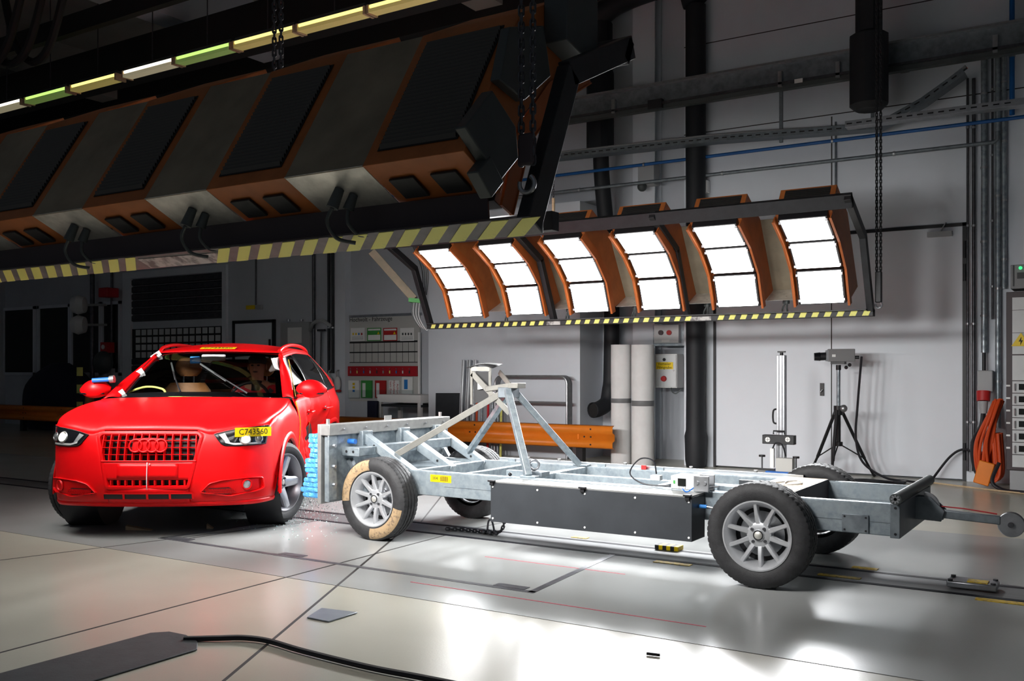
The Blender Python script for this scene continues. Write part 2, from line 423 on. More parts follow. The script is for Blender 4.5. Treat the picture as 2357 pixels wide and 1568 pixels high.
# ---- large double door
d1 = bpy.data.objects.new('door_1', None); COL.objects.link(d1); d1.location = (-3.08, WY, 0); struct(d1); d1['_org'] = [-3.08, WY, 0]
d1['label'] = 'white double steel door to the right behind the tripod'
MB().span((-4.60, WY + 0.02, 0.02), (-3.084, WY + 0.08, 3.0)).build('door_leaf', 'door_white', d1)
MB().span((-3.076, WY + 0.02, 0.02), (-1.57, WY + 0.08, 3.0)).build('door_leaf', 'door_white', d1)
f = MB(); f.span((-4.63, WY - 0.01, 0), (-4.60, WY + 0.1, 3.04)); f.span((-1.57, WY - 0.01, 0), (-1.53, WY + 0.1, 3.04)); f.span((-4.63, WY - 0.01, 3.0), (-1.53, WY + 0.1, 3.04))
f.build('door_frame', 'black_plastic', d1)
MB().span((-3.086, WY + 0.017, 0.02), (-3.074, WY + 0.09, 3.0)).build('middle_gap', 'seam', d1)
h = MB().span((-3.22, WY + 0.0, 0.98), (-3.17, WY + 0.03, 1.14)).build('lock_plate', 'black_plastic', d1)
MB().tube([(-3.205, WY + 0.0, 1.03), (-3.205, WY - 0.03, 1.03), (-3.18, WY - 0.03, 1.06)], 0.006).build('handle', 'steel', h)
for z in (0.25, 2.62, 2.35):
    MB().cyl((-1.545, WY - 0.02, z), (-1.545, WY - 0.02, z + 0.2), 0.018).build('hinge', 'black_plastic', d1)
MB().span((-1.95, WY - 0.05, 2.89), (-1.68, WY + 0.02, 2.95)).build('door_closer', 'grey_plastic', d1)
MB().bar((-1.80, WY - 0.05, 2.95), (-1.74, WY - 0.06, 3.05), 0.02, 0.01).build('closer_arm', 'steel', d1)
# ---- roller door, small door, windows far left in the dark
d2 = bpy.data.objects.new('door_2', None); COL.objects.link(d2); d2.location = (-16.5, DY, 0); struct(d2); d2['_org'] = [-16.5, DY, 0]
RX0, RX1 = -18.05, -15.15
fr = MB(); fr.span((RX0 - 0.28, DY - 0.06, 0), (RX0, DY, 3.28)); fr.span((RX1, DY - 0.06, 0), (RX1 + 0.12, DY, 3.28)); fr.span((RX0 - 0.28, DY - 0.06, 3.28), (RX1 + 0.12, DY, 3.42))
fr.build('door_frame', 'wall_white', d2)
sl = MB().prism([(0, 0, 0), (0, -0.035, 0.02), (0, -0.035, 0.12), (0, 0, 0.15)], (RX1 - RX0, 0, 0)).mesh('slat', smooth=0); sl.materials.append(M('steel_dark'))
for i in range(21):
    z = 0.02 + i * 0.155
    if 1.55 < z < 2.2: continue
    put('slat', sl, d2, (RX0 + 16.5, 0, z))
wn = MB().span((0, -0.02, 0), (0.13, 0, 0.12)).mesh('window_pane', smooth=0); wn.materials.append(M('rack_white'))
for r in range(4):
    z = 1.57 + r * 0.16
    MB().span((RX0, DY - 0.02, z - 0.02), (RX1, DY, z + 0.14)).build('window_slat', 'beam_black', d2)
    for k in range(14): put('window_pane', wn, d2, (RX0 + 0.15 + k * 0.195 + 16.5, -0.02, z))
MB().span((-17.2, DY - 0.25, 3.5), (-15.4, DY, 3.75)).build('shutter_box', 'box_grey', d2)
d3 = bpy.data.objects.new('door_3', None); COL.objects.link(d3); d3.location = (-14.2, DY, 0); struct(d3); d3['_org'] = [-14.2, DY, 0]
MB().span((-14.80, DY - 0.03, 0), (-13.75, DY, 2.22)).build('door_leaf', 'door_white', d3)
f = MB(); f.span((-14.86, DY - 0.05, 0), (-14.80, DY, 2.28)); f.span((-13.75, DY - 0.05, 0), (-13.69, DY, 2.28)); f.span((-14.86, DY - 0.05, 2.22), (-13.69, DY, 2.28)); f.build('door_frame', 'black_plastic', d3)
MB().span((-13.84, DY - 0.05, 1.0), (-13.80, DY - 0.02, 1.9)).build('handle', 'black_plastic', d3)
for i, (a, b) in enumerate(((-24.0, -21.75), (-21.5, -20.35), (-20.2, -19.2), (-19.05, -18.5))):
    a = max(a, XL + 0.02)
    w = bpy.data.objects.new('window_%d' % (i + 1), None); COL.objects.link(w); w.location = (a, DY, 1.1); struct(w); w['_org'] = [a, DY, 1.1]
    MB().span((a, DY - 0.015, 1.25), (b, DY, 2.75)).build('pane', 'dark_window', w)
    f = MB(); f.span((a - 0.07, DY - 0.05, 1.18), (a, DY, 2.82)); f.span((b, DY - 0.05, 1.18), (b + 0.07, DY, 2.82)); f.span((a - 0.07, DY - 0.05, 1.18), (b + 0.07, DY, 1.25)); f.span((a - 0.07, DY - 0.05, 2.75), (b + 0.07, DY, 2.82))
    f.build('window_frame', 'wall_white', w)
# ---- ceiling beams
for i, (y, w, z0, z1) in enumerate(((8.75, 0.5, 5.55, 6.0), (7.55, 0.10, 5.75, 6.0), (10.9, 0.35, 6.1, 6.9), (3.5, 0.3, 5.9, 6.9))):
    struct(MB().span((XL, y - w / 2, z0), (XR, y + w / 2, z1)).build('trim_%d' % (i + 1), 'beam_black', org=(0, 0, 0)))
for i, x in enumerate((-15.5, -11.3, -7.2, -3.0)):
    struct(MB().span((x - 0.22, 1.0, 6.2), (x + 0.22, DY, CZ)).build('trim_%d' % (i + 5), 'wall_grey' if i % 2 else 'ceiling_dark', org=(0, 0, 0)))
# ================================================================ two hanging banks of flood lamps
LP = [(0.105, 0.085), (0.245, 0.425), (0.50, 0.665), (0.83, 0.845)]       # lamp facets, (towards the track, up) from the lower beam
def make_bank(nm, label, sg, Yb, Zb, xr, pitch, n, mw, lw, watt, spitch, worn):
    """sg: +1 lamps face +y, -1 lamps face -y; xr: x of the right end; modules run towards -x"""
    L = pitch * n + 0.30
    xl = xr - L
    g = root(nm, label, 'lamp bank', (xr - L / 2, Yb, Zb), 0, 'hanging flood lamp banks')
    W = lambda x, y, z: (x, Yb + sg * y, Zb + z)
    up = (0, -sg * 0.45, 0.9)
    if sg > 0: lb_ = MB().prism([(xl, Yb - 0.055, Zb + 0.020), (xl, Yb - 0.02, Zb + 0.035), (xl, Yb + 0.065, Zb + 0.035), (xl, Yb + 0.065, Zb - 0.035)], (L, 0, 0))
    else: lb_ = MB().span((xl, Yb - 0.045, Zb - 0.035), (xr, Yb + 0.045, Zb + 0.035))
    lower = lb_.build('lower_beam', 'beam_grey' if sg > 0 else 'black_paint', g, bevel=0.004)
    MB().bar(W(xl, 0.88, 0.95), W(xr, 0.88, 0.95), 0.06, 0.13, (0, sg * 0.45, 0.9)).build('upper_beam', 'black_paint', g, bevel=0.004)
    xf = [xr - 0.03, xl + 0.03]
    if sg < 0: xf += [-3.90, -5.54]
    for x in xf:
        f = MB()
        pp = [(0.0, 0.0), (0.33, 0.70), (0.88, 0.96)]
        f.bar(W(x, *pp[0]), W(x, *pp[1]), 0.06, 0.11 if sg > 0 else 0.075, (0, -sg, 0.4)); f.bar(W(x, pp[1][0] - 0.02, pp[1][1] - 0.01), W(x, pp[2][0] + 0.05, pp[2][1] + 0.02), 0.06, 0.11 if sg > 0 else 0.075, (0, -sg * 0.4, 1))
        f.build('side_frame', 'black_paint', g, bevel=0.004)
    # warning stripes
    sh = 0.032
    sm = MB().prism([(-0.115, 0, -0.028), (-0.030, 0, -0.028), (0.115, 0, 0.028), (0.030, 0, 0.028)] if sg > 0 else [(-0.042, 0, -0.028), (0.018, 0, -0.028), (0.042, 0, 0.028), (-0.018, 0, 0.028)], (0, -0.003, 0)).mesh('warning_stripe', smooth=0)
    sm.materials.append(M('yellow_tape'))
    x = xr - 0.06; k = 0
    while x > xl + 0.05:
        if not any(a < x < b for a, b in worn):
            put('warning_stripe', sm, lower, (x - g.location.x, 0.005 if sg > 0 else -0.045, -0.0085 if sg > 0 else 0), (math.atan2(0.12, 0.055) if sg > 0 else 0, 0, 0), (1, 1, 2.2) if sg > 0 else (1, 1, 1))
        x -= spitch
    for a, b in worn:
        if sg > 0: MB().prism([(a, Yb - 0.030, Zb + 0.0085), (b, Yb - 0.020, Zb + 0.004), (b, Yb + 0.060, Zb - 0.0327), (a, Yb + 0.055, Zb - 0.0304)], (0, -0.002, -0.002)).build('worn_patch', 'worn_white', lower, org=g['_org'])
        else: MB().span((a, Yb - 0.0475, Zb - 0.030), (b, Yb - 0.044, Zb + 0.012)).build('worn_patch', 'worn_white', lower, org=g['_org'])
    # ---- modules
    T = 0.006
    A = (-0.22, 0.276); B = (0.20, 0.955); C = (0.60, 1.155); D = (0.78, 0.90); E0 = (0.03, 0.15)
    back = Vector((0, B[0] - A[0], B[1] - A[1])); bn = Vector((0, -back.z, back.y)).normalized()   # outwards = away from the track, up
    for i in range(n):
        x1 = xr - 0.20 - i * pitch; x0 = x1 - mw; xc = (x0 + x1) / 2
        body = MB()
        poly = [A, B, C, D, (0.74, 0.86), (0.47, 0.72), (0.20, 0.50), (0.05, 0.15)]
        body.prism([W(x0, *p) for p in poly], (mw, 0, 0))
        mo = body.build('lamp_module', 'orange_lamp', g, bevel=0.003)
        # curved orange side flanges reaching past the lamp faces
        for xs in (x0, x1):
            fl = MB()
            outer = [(0.135, 0.07), (0.275, 0.405), (0.52, 0.635), (0.85, 0.815)]
            inner = [(0.05, 0.10), (0.185, 0.46), (0.45, 0.72), (0.78, 0.88)]
            fl.prism([W(xs - T, *p) for p in outer + inner[::-1]], (2 * T, 0, 0))
            for q in range(3):
                fl.bar(W(xs, *outer[q]), W(xs, *outer[q + 1]), 0.022, 0.006, (0, -sg, -0.6))
            fl.build('side_flange', 'orange_paint', mo)
        # lamps
        for q in range(3):
            p0 = Vector(LP[q]); p1 = Vector(LP[q + 1]); t = (p1 - p0).normalized(); nn = Vector((t.y, -t.x))       # towards track, down
            a = p0 + t * 0.012; b = p1 - t * 0.012; ln = (b - a).length
            hs = MB()
            e = 0.02
            hs.prism([W(xc - lw / 2 - e, *(p)) for p in (a - nn * 0.07, b - nn * 0.07, b, a)], (lw + 2 * e, 0, 0))
            ho = hs.build('lamp_housing', 'black_plastic', mo, bevel=0.003)
            gl = MB(); aa = a + t * 0.010 + nn * 0.004; bb = b - t * 0.010 + nn * 0.004
            gl.prism([W(xc - lw / 2, *aa), W(xc + lw / 2, *aa), W(xc + lw / 2, *bb), W(xc - lw / 2, *bb)], Vector((0, sg * nn.x, nn.y)) * 0.004)
            gl.build('lamp_glass', 'lamp_on', ho if False else mo)
            if sg < 0:
                for xx in (xc - lw / 2 - 0.006, xc + lw / 2 + 0.006):
                    for s_ in (0.12, 0.88):
                        MB().box(W(xx, *(a.lerp(b, s_) + nn * 0.010)), (0.022, 0.022, 0.022)).build('glass_clip', 'steel', mo)
            ld = bpy.data.lights.new(nm + '_light', 'AREA'); ld.shape = 'RECTANGLE'; ld.size = lw; ld.size_y = ln - 0.02
            ld.energy = watt[q]; ld.color = (1.0, 0.985, 0.965) if sg > 0 else (0.955, 0.975, 1.0); ld.spread = LAMP_SPREAD
            lo = bpy.data.objects.new('lamp_light', ld); COL.objects.link(lo); lo.parent = g
            mid = (aa + bb) / 2 + nn * 0.012
            n3 = Vector((0, sg * nn.x, nn.y)); x3 = Vector((1, 0, 0)); z3 = -n3; y3 = z3.cross(x3)
            rot = Matrix((x3, y3, z3)).transposed().to_euler()
            wp = W(xc, *mid); lo.location = (wp[0] - g.location.x, wp[1] - g.location.y, wp[2] - g.location.z); lo.rotation_euler = rot
        # louvred grille on the back
        m4 = lambda u, v, w: Vector(W(x0 + u, A[0] + (B[0] - A[0]) * v, A[1] + (B[1] - A[1]) * v)) + Vector((0, sg * bn.y, bn.z)) * w
        gr = MB(); ex = 0.055
        gr.prism([m4(ex, 0.09, 0.002), m4(mw - ex, 0.09, 0.002), m4(mw - ex, 0.92, 0.002), m4(ex, 0.92, 0.002)], Vector((0, sg * bn.y, bn.z)) * 0.003)
        gr.build('grille_back', 'beam_black', mo)
        lv = MB(); ns = 27
        for s_ in range(ns):
            v = 0.10 + 0.81 * s_ / ns
            lv.add([m4(ex + 0.01, v, 0.005), m4(mw - ex - 0.01, v, 0.005), m4(mw - ex - 0.01, v + 0.022, 0.018), m4(ex + 0.01, v + 0.022, 0.018), m4(ex + 0.01, v + 0.024, 0.005), m4(mw - ex - 0.01, v + 0.024, 0.005)], [(0, 1, 2, 3), (3, 2, 5, 4)])
        stuff(lv.build('louvres', 'louvre', mo, smooth=0))
        # grille on the face above the lamps
        c0 = Vector(C); c1 = Vector(D); tt = (c1 - c0); fn = Vector((-tt.y, tt.x)).normalized()
        q4 = lambda u, v, w: W(x0 + u, *(c0 + tt * v + fn * w))
        gr = MB(); gr.prism([q4(0.05, 0.06, 0.001), q4(mw - 0.05, 0.06, 0.001), q4(mw - 0.05, 0.97, 0.001), q4(0.05, 0.97, 0.001)], Vector((0, sg * fn.x, fn.y)) * 0.003)
        gr.build('grille_front', 'beam_black', mo)
        lv = MB()
        for s_ in range(12):
            v = 0.08 + 0.88 * s_ / 12
            lv.add([q4(0.05, v, 0.005), q4(mw - 0.05, v, 0.005), q4(mw - 0.05, v + 0.045, 0.012), q4(0.05, v + 0.045, 0.012)], [(0, 1, 2, 3)])
        stuff(lv.build('louvres', 'louvre', mo, smooth=0))
        # two dark vents under each module
        bt = Vector(E0) - Vector(A); bnn = Vector((bt.y, -bt.x)).normalized()
        for u in (0.14, 0.56):
            for_ = MB(); q = lambda a_, v, w: W(x0 + a_, *(Vector(A) + bt * v + bnn * w))
            wv = mw * 0.25
            for_.prism([q(u * mw, 0.36, 0.001), q(u * mw + wv, 0.36, 0.001), q(u * mw + wv, 0.84, 0.001), q(u * mw, 0.84, 0.001)], Vector((0, sg * bnn.x, bnn.y)) * 0.012)
            vo = for_.build('vent', 'black_paint', mo, bevel=0.003)
        # plates joining this module to the next
        if i < n - 1:
            xa = x0 - (pitch - mw); xb = x0
            p_ = MB(); p_.prism([m4(-(pitch - mw), 0.0, -0.006), m4(0, 0.0, -0.006), m4(0, 1.0, -0.006), m4(-(pitch - mw), 1.0, -0.006)], Vector((0, sg * bn.y, bn.z)) * 0.004)
            p_.build('back_plate', 'panel_grey', g)
            p_ = MB(); q = lambda a_, v, w: W(xa + a_, *(Vector(A) + bt * v + bnn * w))
            w_ = pitch - mw
            p_.prism([q(0, 0.0, -0.004), q(w_, 0.0, -0.004), q(w_, 1.0, -0.004), q(0, 1.0, -0.004)], Vector((0, sg * bnn.x, bnn.y)) * 0.003)
            p_.build('bottom_plate', 'panel_alu', g)
            # cable gland sockets and leads below the plate
            c = MB(); c.cyl(q(w_ * 0.50, 0.45, 0), q(w_ * 0.46, 0.50, 0.09), 0.022, 0.028, 14)
            c.cyl(q(w_ * 0.60, 0.62, 0), q(w_ * 0.56, 0.68, 0.07), 0.020, 0.026, 14)
            c.build('socket', 'box_grey', g)
            q0 = Vector(q(w_ * 0.46, 0.50, 0.09))
            MB().tube(smooth_path([q0, q0 + Vector((-0.03, 0, -0.06)), q0 + Vector((-0.01, sg * 0.04, -0.13)), q0 + Vector((0.05, sg * 0.10, -0.15))], 6), 0.009, 8).build('lead', 'box_grey', g)
            q0 = Vector(q(w_ * 0.56, 0.68, 0.07))
            MB().tube(smooth_path([q0, q0 + Vector((0.0, 0, -0.06)), q0 + Vector((0.03, sg * 0.04, -0.11)), q0 + Vector((0.09, sg * 0.06, -0.11))], 6), 0.009, 8).build('lead', 'box_grey', g)
    # inner shelf tray behind the lower beam
    MB().prism([W(xl + 0.05, 0.0, 0.02), W(xl + 0.05, 0.12, 0.02), W(xl + 0.05, 0.12, 0.032), W(xl + 0.05, 0.0, 0.032)], (L - 0.1, 0, 0)).build('inner_tray', 'black_paint', g)
    if sg > 0: MB().prism([W(xl + 0.05, 0.035, 0.03), W(xl + 0.05, 0.045, 0.03), W(xl + 0.05, 0.030, 0.155), W(xl + 0.05, 0.020, 0.155)], (L - 0.30, 0, 0)).build('apron', 'rack_brown', g)
    return g
near = make_bank('lamp_bank', 'dark hanging lamp bank seen from behind with louvred orange housings', 1, 3.315, 1.90, -2.0, 0.995, 6, 0.53, 0.43, LAMP_NEAR_W, 0.150, ((-4.50, -3.88),))
far = make_bank('lamp_bank', 'hanging lamp bank with its glaring white lamps facing the camera', -1, 9.615, 1.857, -2.0, 0.845, 6, 0.52, 0.41, LAMP_FAR_W, 0.121, ((-3.86, -3.62), (-5.62, -5.44)))
# grey boxes bolted to the near end of the dark bank
ng = near
def endbox(pts, x0, x1, nm='ballast_box'):
    MB().prism([(x0, y + 0.06, z) for y, z in pts], (x1 - x0, 0, 0)).build(nm, 'box_grey', ng, bevel=0.006)
endbox([(2.97, 2.25), (3.16, 2.44), (3.34, 2.33), (3.36, 2.20), (3.22, 2.08)], -2.20, -2.145)
endbox([(3.22, 2.50), (3.30, 2.74), (3.58, 2.83), (3.64, 2.62), (3.42, 2.46)], -2.20, -2.15)
endbox([(3.05, 2.09), (3.14, 2.17), (3.24, 2.08), (3.15, 2.00)], -2.20, -2.14)
endbox([(3.66, 2.78), (3.66, 3.05), (3.96, 3.05), (3.96, 2.72)], -2.20, -2.08)
MB().span((-2.45, 3.50, 1.90), (-2.03, 3.56, 1.98)).build('cross_member', 'black_paint', ng)
# connection arm and cable bundle at the left end of the bright bank
fx = far.location.x - (0.845 * 6 + 0.3) / 2
c = MB(); c.bar((fx - 0.62, 9.25, 2.80), (fx - 0.18, 9.55, 2.20), 0.20, 0.10); c.build('cable_arm', 'panel_grey', far, bevel=0.005)
MB().bar((fx - 0.22, 9.50, 2.19), (fx - 0.05, 9.60, 2.17), 0.18, 0.05).build('cable_clamp', 'sign_green', far)
for k in range(6):
    o = (k - 2.5) * 0.022
    MB().tube(smooth_path([(fx - 0.15 + o, 9.55, 2.18), (fx - 0.16 + o, 9.55, 2.02 - k * 0.008), (fx - 0.06 + o, 9.57, 1.86 - k * 0.01), (fx + 0.02, 9.59, 1.83 + k * 0.006)], 7), 0.008, 8).build('cable', 'grey_plastic' if k % 2 else 'box_grey', far)
for k in range(4):
    MB().tube(smooth_path([(fx - 0.05 + k * 0.02, 9.35, 2.85), (fx + 0.02 + k * 0.03, 9.45, 2.55), (fx - 0.05 + k * 0.02, 9.55, 2.25)], 7), 0.007, 8).build('cable', 'box_grey', far)
# ---- chains
def chain(nm, label, x, y, z0, z1, wire, pitch, strands, gap, m, single, grp='hoist chains'):
    """links as their own parts when they show large, else joined"""
    g = root(nm, label, 'chain', (x, y, z0), 0, grp)
    n = int((z1 - z0) / pitch)
    hw = wire * 1.7; hl = pitch / 2 + wire
    pts = arc((0, 0, hl - hw), hw, 0, PI, 6, (1, 0, 0), (0, 0, 1)) + arc((0, 0, -(hl - hw)), hw, PI, 2 * PI, 6, (1, 0, 0), (0, 0, 1))
    lk = MB().tube(pts, wire, 6, closed=True)
    if single:
        me = lk.mesh('link'); me.materials.append(M(m))
        for s in range(strands):
            for i in range(n):
                put('link', me, g, ((s - (strands - 1) / 2) * gap, 0, (i + 0.5) * pitch + 0.12), (0, 0, R(40) + (PI / 2 if i % 2 else 0)))
    else:
        al = MB()
        for s in range(strands):
            for i in range(n):
                mm = Matrix.Translation(((s - (strands - 1) / 2) * gap, 0, (i + 0.5) * pitch + 0.12)) @ Matrix.Rotation(R(40) + (PI / 2 if i % 2 else 0), 4, 'Z')
                k = MB(); k.v = list(lk.v); k.f = list(lk.f); k.tf(mm); al.add(k.v, k.f)
        stuff(al.build('links', m, g, org=(0, 0, 0)))
    return g
c1 = chain('hoist_chain', 'double hoist chain at the near end of the dark lamp bank', -2.03, 3.30, 2.02, 5.7, 0.0055, 0.034, 2, 0.055, 'steel_dark', True)
hk = MB(); hk.box((-2.03, 3.30, 2.20), (0.07, 0.035, 0.13)); hk.build('chain_block', 'rack_brown', c1, bevel=0.01)
MB().tube(arc((-2.03, 3.30, 2.06), 0.035, R(-200), R(60), 12, (1, 0, 0), (0, 0, 1)), 0.010, 8).build('hook', 'steel', c1)
chain('hoist_chain', 'double hoist chain dropping behind the dark bank near the strip light', -4.13, 3.95, 2.88, 6.1, 0.0055, 0.034, 2, 0.055, 'steel_dark', True)
c3 = chain('hoist_chain', 'long black chain holding the right end of the bright lamp bank', -1.955, 9.60, 1.95, 6.2, 0.0055, 0.032, 2, 0.036, 'black_paint', False)
MB().box((-1.955, 9.60, 2.10), (0.06, 0.05, 0.30)).build('chain_block', 'black_paint', c3, bevel=0.01)
MB().tube(arc((-1.955, 9.60, 1.93), 0.03, R(-200), R(60), 12, (1, 0, 0), (0, 0, 1)), 0.010, 8).build('hook', 'steel', c3)
c4 = chain('hoist_chain', 'thin chain with brass end fitting rising from the bright bank upper beam', -5.05, 8.74, 2.86, 6.2, 0.004, 0.026, 1, 0.03, 'steel_dark', False)
MB().cyl((-5.05, 8.74, 2.98), (-5.05, 8.74, 3.12), 0.016).build('end_fitting', 'wood', c4)
# ================================================================ wheels
def wheel_parts(D, width, rimR, n_spoke, sw0, sw1, bolts, tread_m, rim_m, twin=False):
    """meshes in local space: axis = y, outer face towards -y"""
    Rr = D / 2; h = width / 2; out = []
    # tyre
    ring = [(rimR - 0.004, -h * 0.80), (rimR + 0.008, -h * 0.90), (rimR + (Rr - rimR) * 0.35, -h * 1.0), (rimR + (Rr - rimR) * 0.62, -h * 1.0), (Rr - 0.030, -h * 0.94), (Rr - 0.014, -h * 0.86)]
    S = 216
    tr = [(Rr - 0.004, -h * 0.78, 1), (Rr, -h * 0.60, 1), (Rr, -h * 0.40, 0), (Rr - 0.009, -h * 0.39, 0), (Rr - 0.009, -h * 0.31, 0), (Rr, -h * 0.30, 2), (Rr, -h * 0.06, 2), (Rr - 0.009, -h * 0.05, 0), (Rr - 0.009, h * 0.05, 0), (Rr, h * 0.06, 2), (Rr, h * 0.30, 2), (Rr - 0.009, h * 0.31, 0), (Rr - 0.009, h * 0.39, 0), (Rr, h * 0.40, 0), (Rr, h * 0.60, 1), (Rr - 0.004, h * 0.78, 1)]
    prof = [(a, b, 0) for a, b in ring] + tr + [(a, -b, 0) for a, b in ring[::-1]]
    rows = []
    for k in range(S):
        an = 2 * PI * k / S; row = []
        for j, (r, y, fl) in enumerate(prof):
            sh = k + (2 if y > 0 else 0)
            if fl == 1 and sh % 4 == 0: r -= 0.0045
            if fl == 2 and (k + j) % 6 == 0: r -= 0.003
            row.append((r * math.cos(an), y, r * math.sin(an)))
        rows.append(row)
    rows.append(rows[0])
    t = MB().grid(rows); out.append(('tyre', t.mesh('tyre', smooth=28), tread_m))
    # rim barrel and lips
    b = MB().lathe([(rimR - 0.026, h * 0.75), (rimR - 0.030, h * 0.2), (rimR - 0.045, 0.0), (rimR - 0.030, -h * 0.55), (rimR - 0.016, -h * 0.78), (rimR - 0.004, -h * 0.93), (rimR + 0.004, -h * 0.93), (rimR + 0.004, -h * 0.84)], ax=(0, 1, 0), seg=64)
    out.append(('rim', b.mesh('rim', smooth=40), rim_m))
    # brake disc and dark cavity
    b = MB().lathe([(0.0, h * 0.35), (rimR - 0.035, h * 0.35), (rimR - 0.035, h * 0.40), (0.0, h * 0.40)], ax=(0, 1, 0), seg=40); out.append(('backing_plate', b.mesh('backing_plate'), 'black_plastic'))
    b = MB().lathe([(0.03, h * 0.18), (rimR - 0.07, h * 0.18), (rimR - 0.07, h * 0.28), (0.03, h * 0.28)], ax=(0, 1, 0), seg=40); out.append(('brake_disc', b.mesh('brake_disc'), 'steel'))
    # hub
    hr = 0.075 if n_spoke > 6 else 0.07
    b = MB().lathe([(0.0, -h * 0.62), (0.030, -h * 0.62), (0.034, -h * 0.56), (0.034, -h * 0.52), (hr - 0.012, -h * 0.50), (hr, -h * 0.45), (hr, h * 0.1), (0.0, h * 0.1)], ax=(0, 1, 0), seg=32); out.append(('hub', b.mesh('hub', smooth=30), rim_m))
    b = MB().lathe([(0.0, -h * 0.70), (0.018, -h * 0.68), (0.024, -h * 0.63), (0.024, -h * 0.55)], ax=(0, 1, 0), seg=24); out.append(('hub_cap', b.mesh('hub_cap'), 'panel_alu'))
    b = MB().lathe([(0.024, -h * 0.64), (0.031, -h * 0.64), (0.031, -h * 0.55)], ax=(0, 1, 0), seg=24); out.append(('cap_ring', b.mesh('cap_ring'), 'black_plastic'))
    # spokes
    r0 = hr - 0.015; r1 = rimR - 0.018; sp = MB()
    y0, y1 = -h * 0.46, -h * 0.74
    sec = []
    for r, w, y, dp in ((r0, sw0, y0, 0.040), ((r0 + r1) * 0.5, (sw0 + sw1) / 2 * 0.92, (y0 + y1) / 2 - 0.006, 0.034), (r1, sw1, y1, 0.030)):
        sec.append([(r, y + dp, -w / 2), (r, y + 0.010, -w / 2), (r, y, -w / 2 * 0.62), (r, y, w / 2 * 0.62), (r, y + 0.010, w / 2), (r, y + dp, w / 2)])
    sp.grid(sec, True)
    spm = sp.mesh('spoke', smooth=30)
    bm_ = MB().lathe([(0.0, -h * 0.60), (0.009, -h * 0.60), (0.010, -h * 0.46)], ax=(0, 1, 0), seg=10); bo = bm_.mesh('bolt')
    return out, spm, bo
def make_wheel(parent, loc, parts, n_spoke, nb, rb, a0, rim_m, rot=0.0, flip=False, mark=None):
    w = bpy.data.objects.new('wheel', None); COL.objects.link(w); w.parent = parent; w.location = loc
    w.rotation_euler = (0, 0, rot + (PI if flip else 0)); w['_org'] = [0, 0, 0]
    lst, spm, bo = parts
    for nm, me, m in lst:
        if not me.materials: me.materials.append(M(m))
        put(nm, me, w)
    if not spm.materials: spm.materials.append(M(rim_m)); bo.materials.append(M('steel_dark'))
    for k in range(n_spoke): put('spoke', spm, w, rot=(0, -(a0 + 2 * PI * k / n_spoke), 0))
    for k in range(nb):
        a = a0 + PI / nb + 2 * PI * k / nb; put('bolt', bo, w, (rb * math.cos(a), 0, rb * math.sin(a)))
    return w

# ================================================================ the crash trolley
SY0, SY1 = 5.80, 6.84; SYM = (SY0 + SY1) / 2; ZT = 0.535; ZB = 0.35; XB = -5.20; XE = -1.07
tro = root('crash_trolley', 'galvanised crash trolley on four wheels with a blue crush face', 'trolley', (-3.3, SYM, 0))
for y in (SY0 + 0.03, SY1 - 0.03):
    MB().span((XB + 0.1, y - 0.03, ZB), (XE, y + 0.03, ZT)).build('side_rail', 'galv', tro, bevel=0.006)
    MB().span((-4.3, y - 0.0325, 0.425), (XE - 0.02, y + 0.0325, 0.428)).build('weld_seam', 'galv_dark', tro)
for x, w in ((-4.63, 0.06), (-4.15, 0.05), (-3.64, 0.07), (-2.62, 0.05), (-2.05, 0.05), (-1.74, 0.05)):
    MB().span((x - w / 2, SY0 + 0.06, ZB + 0.05), (x + w / 2, SY1 - 0.06, ZT - 0.004)).build('cross_member', 'galv', tro, bevel=0.004)
MB().span((XE - 0.05, SY0 - 0.002, ZB - 0.01), (XE + 0.005, SY1 + 0.002, ZT + 0.004)).build('end_plate', 'galv_dark', tro, bevel=0.004)
MB().span((-5.1, SY0 + 0.06, ZT - 0.03), (-4.62, SY1 - 0.06, ZT - 0.02)).build('deck_plate', 'galv', tro)
MB().span((-4.05, SYM - 0.05, ZB + 0.05), (-1.76, SYM + 0.0, ZT - 0.01)).build('centre_rail', 'galv', tro, bevel=0.004)
# axles
for x in (-4.83, -1.83):
    MB().cyl((x, SY0 - 0.1, 0.315), (x, SY1 + 0.1, 0.315), 0.035).build('axle', 'steel_dark', tro)
tw = wheel_parts(0.635, 0.205, 0.207, 10, 0.036, 0.026, 4, 'rubber_worn', 'alloy')
for x in (-4.83, -1.83):
    for y, fl in ((5.675, False), (6.965, True)):
        w = make_wheel(tro, (x + 3.3, y - SYM, 0.3165), tw, 10, 4, 0.052, R(93 if x < -3 else 95), 'alloy', flip=fl)
        if x < -3 and not fl:
            for a0, a1 in ((94, 186), (-93, -12)):
                rr = []
                for k in range(25):
                    a = R(a0 + (a1 - a0) * k / 24)
                    rr.append([(r * math.cos(a), yy, r * math.sin(a)) for r, yy in ((0.222, -0.098), (0.246, -0.1045), (0.277, -0.1045), (0.290, -0.099), (0.302, -0.0905))])
                o = MB().grid(rr).build('sidewall_tape', 'tan_tape', w, org=(0, 0, 0)); o['label'] = 'tan paint rubbed sector'
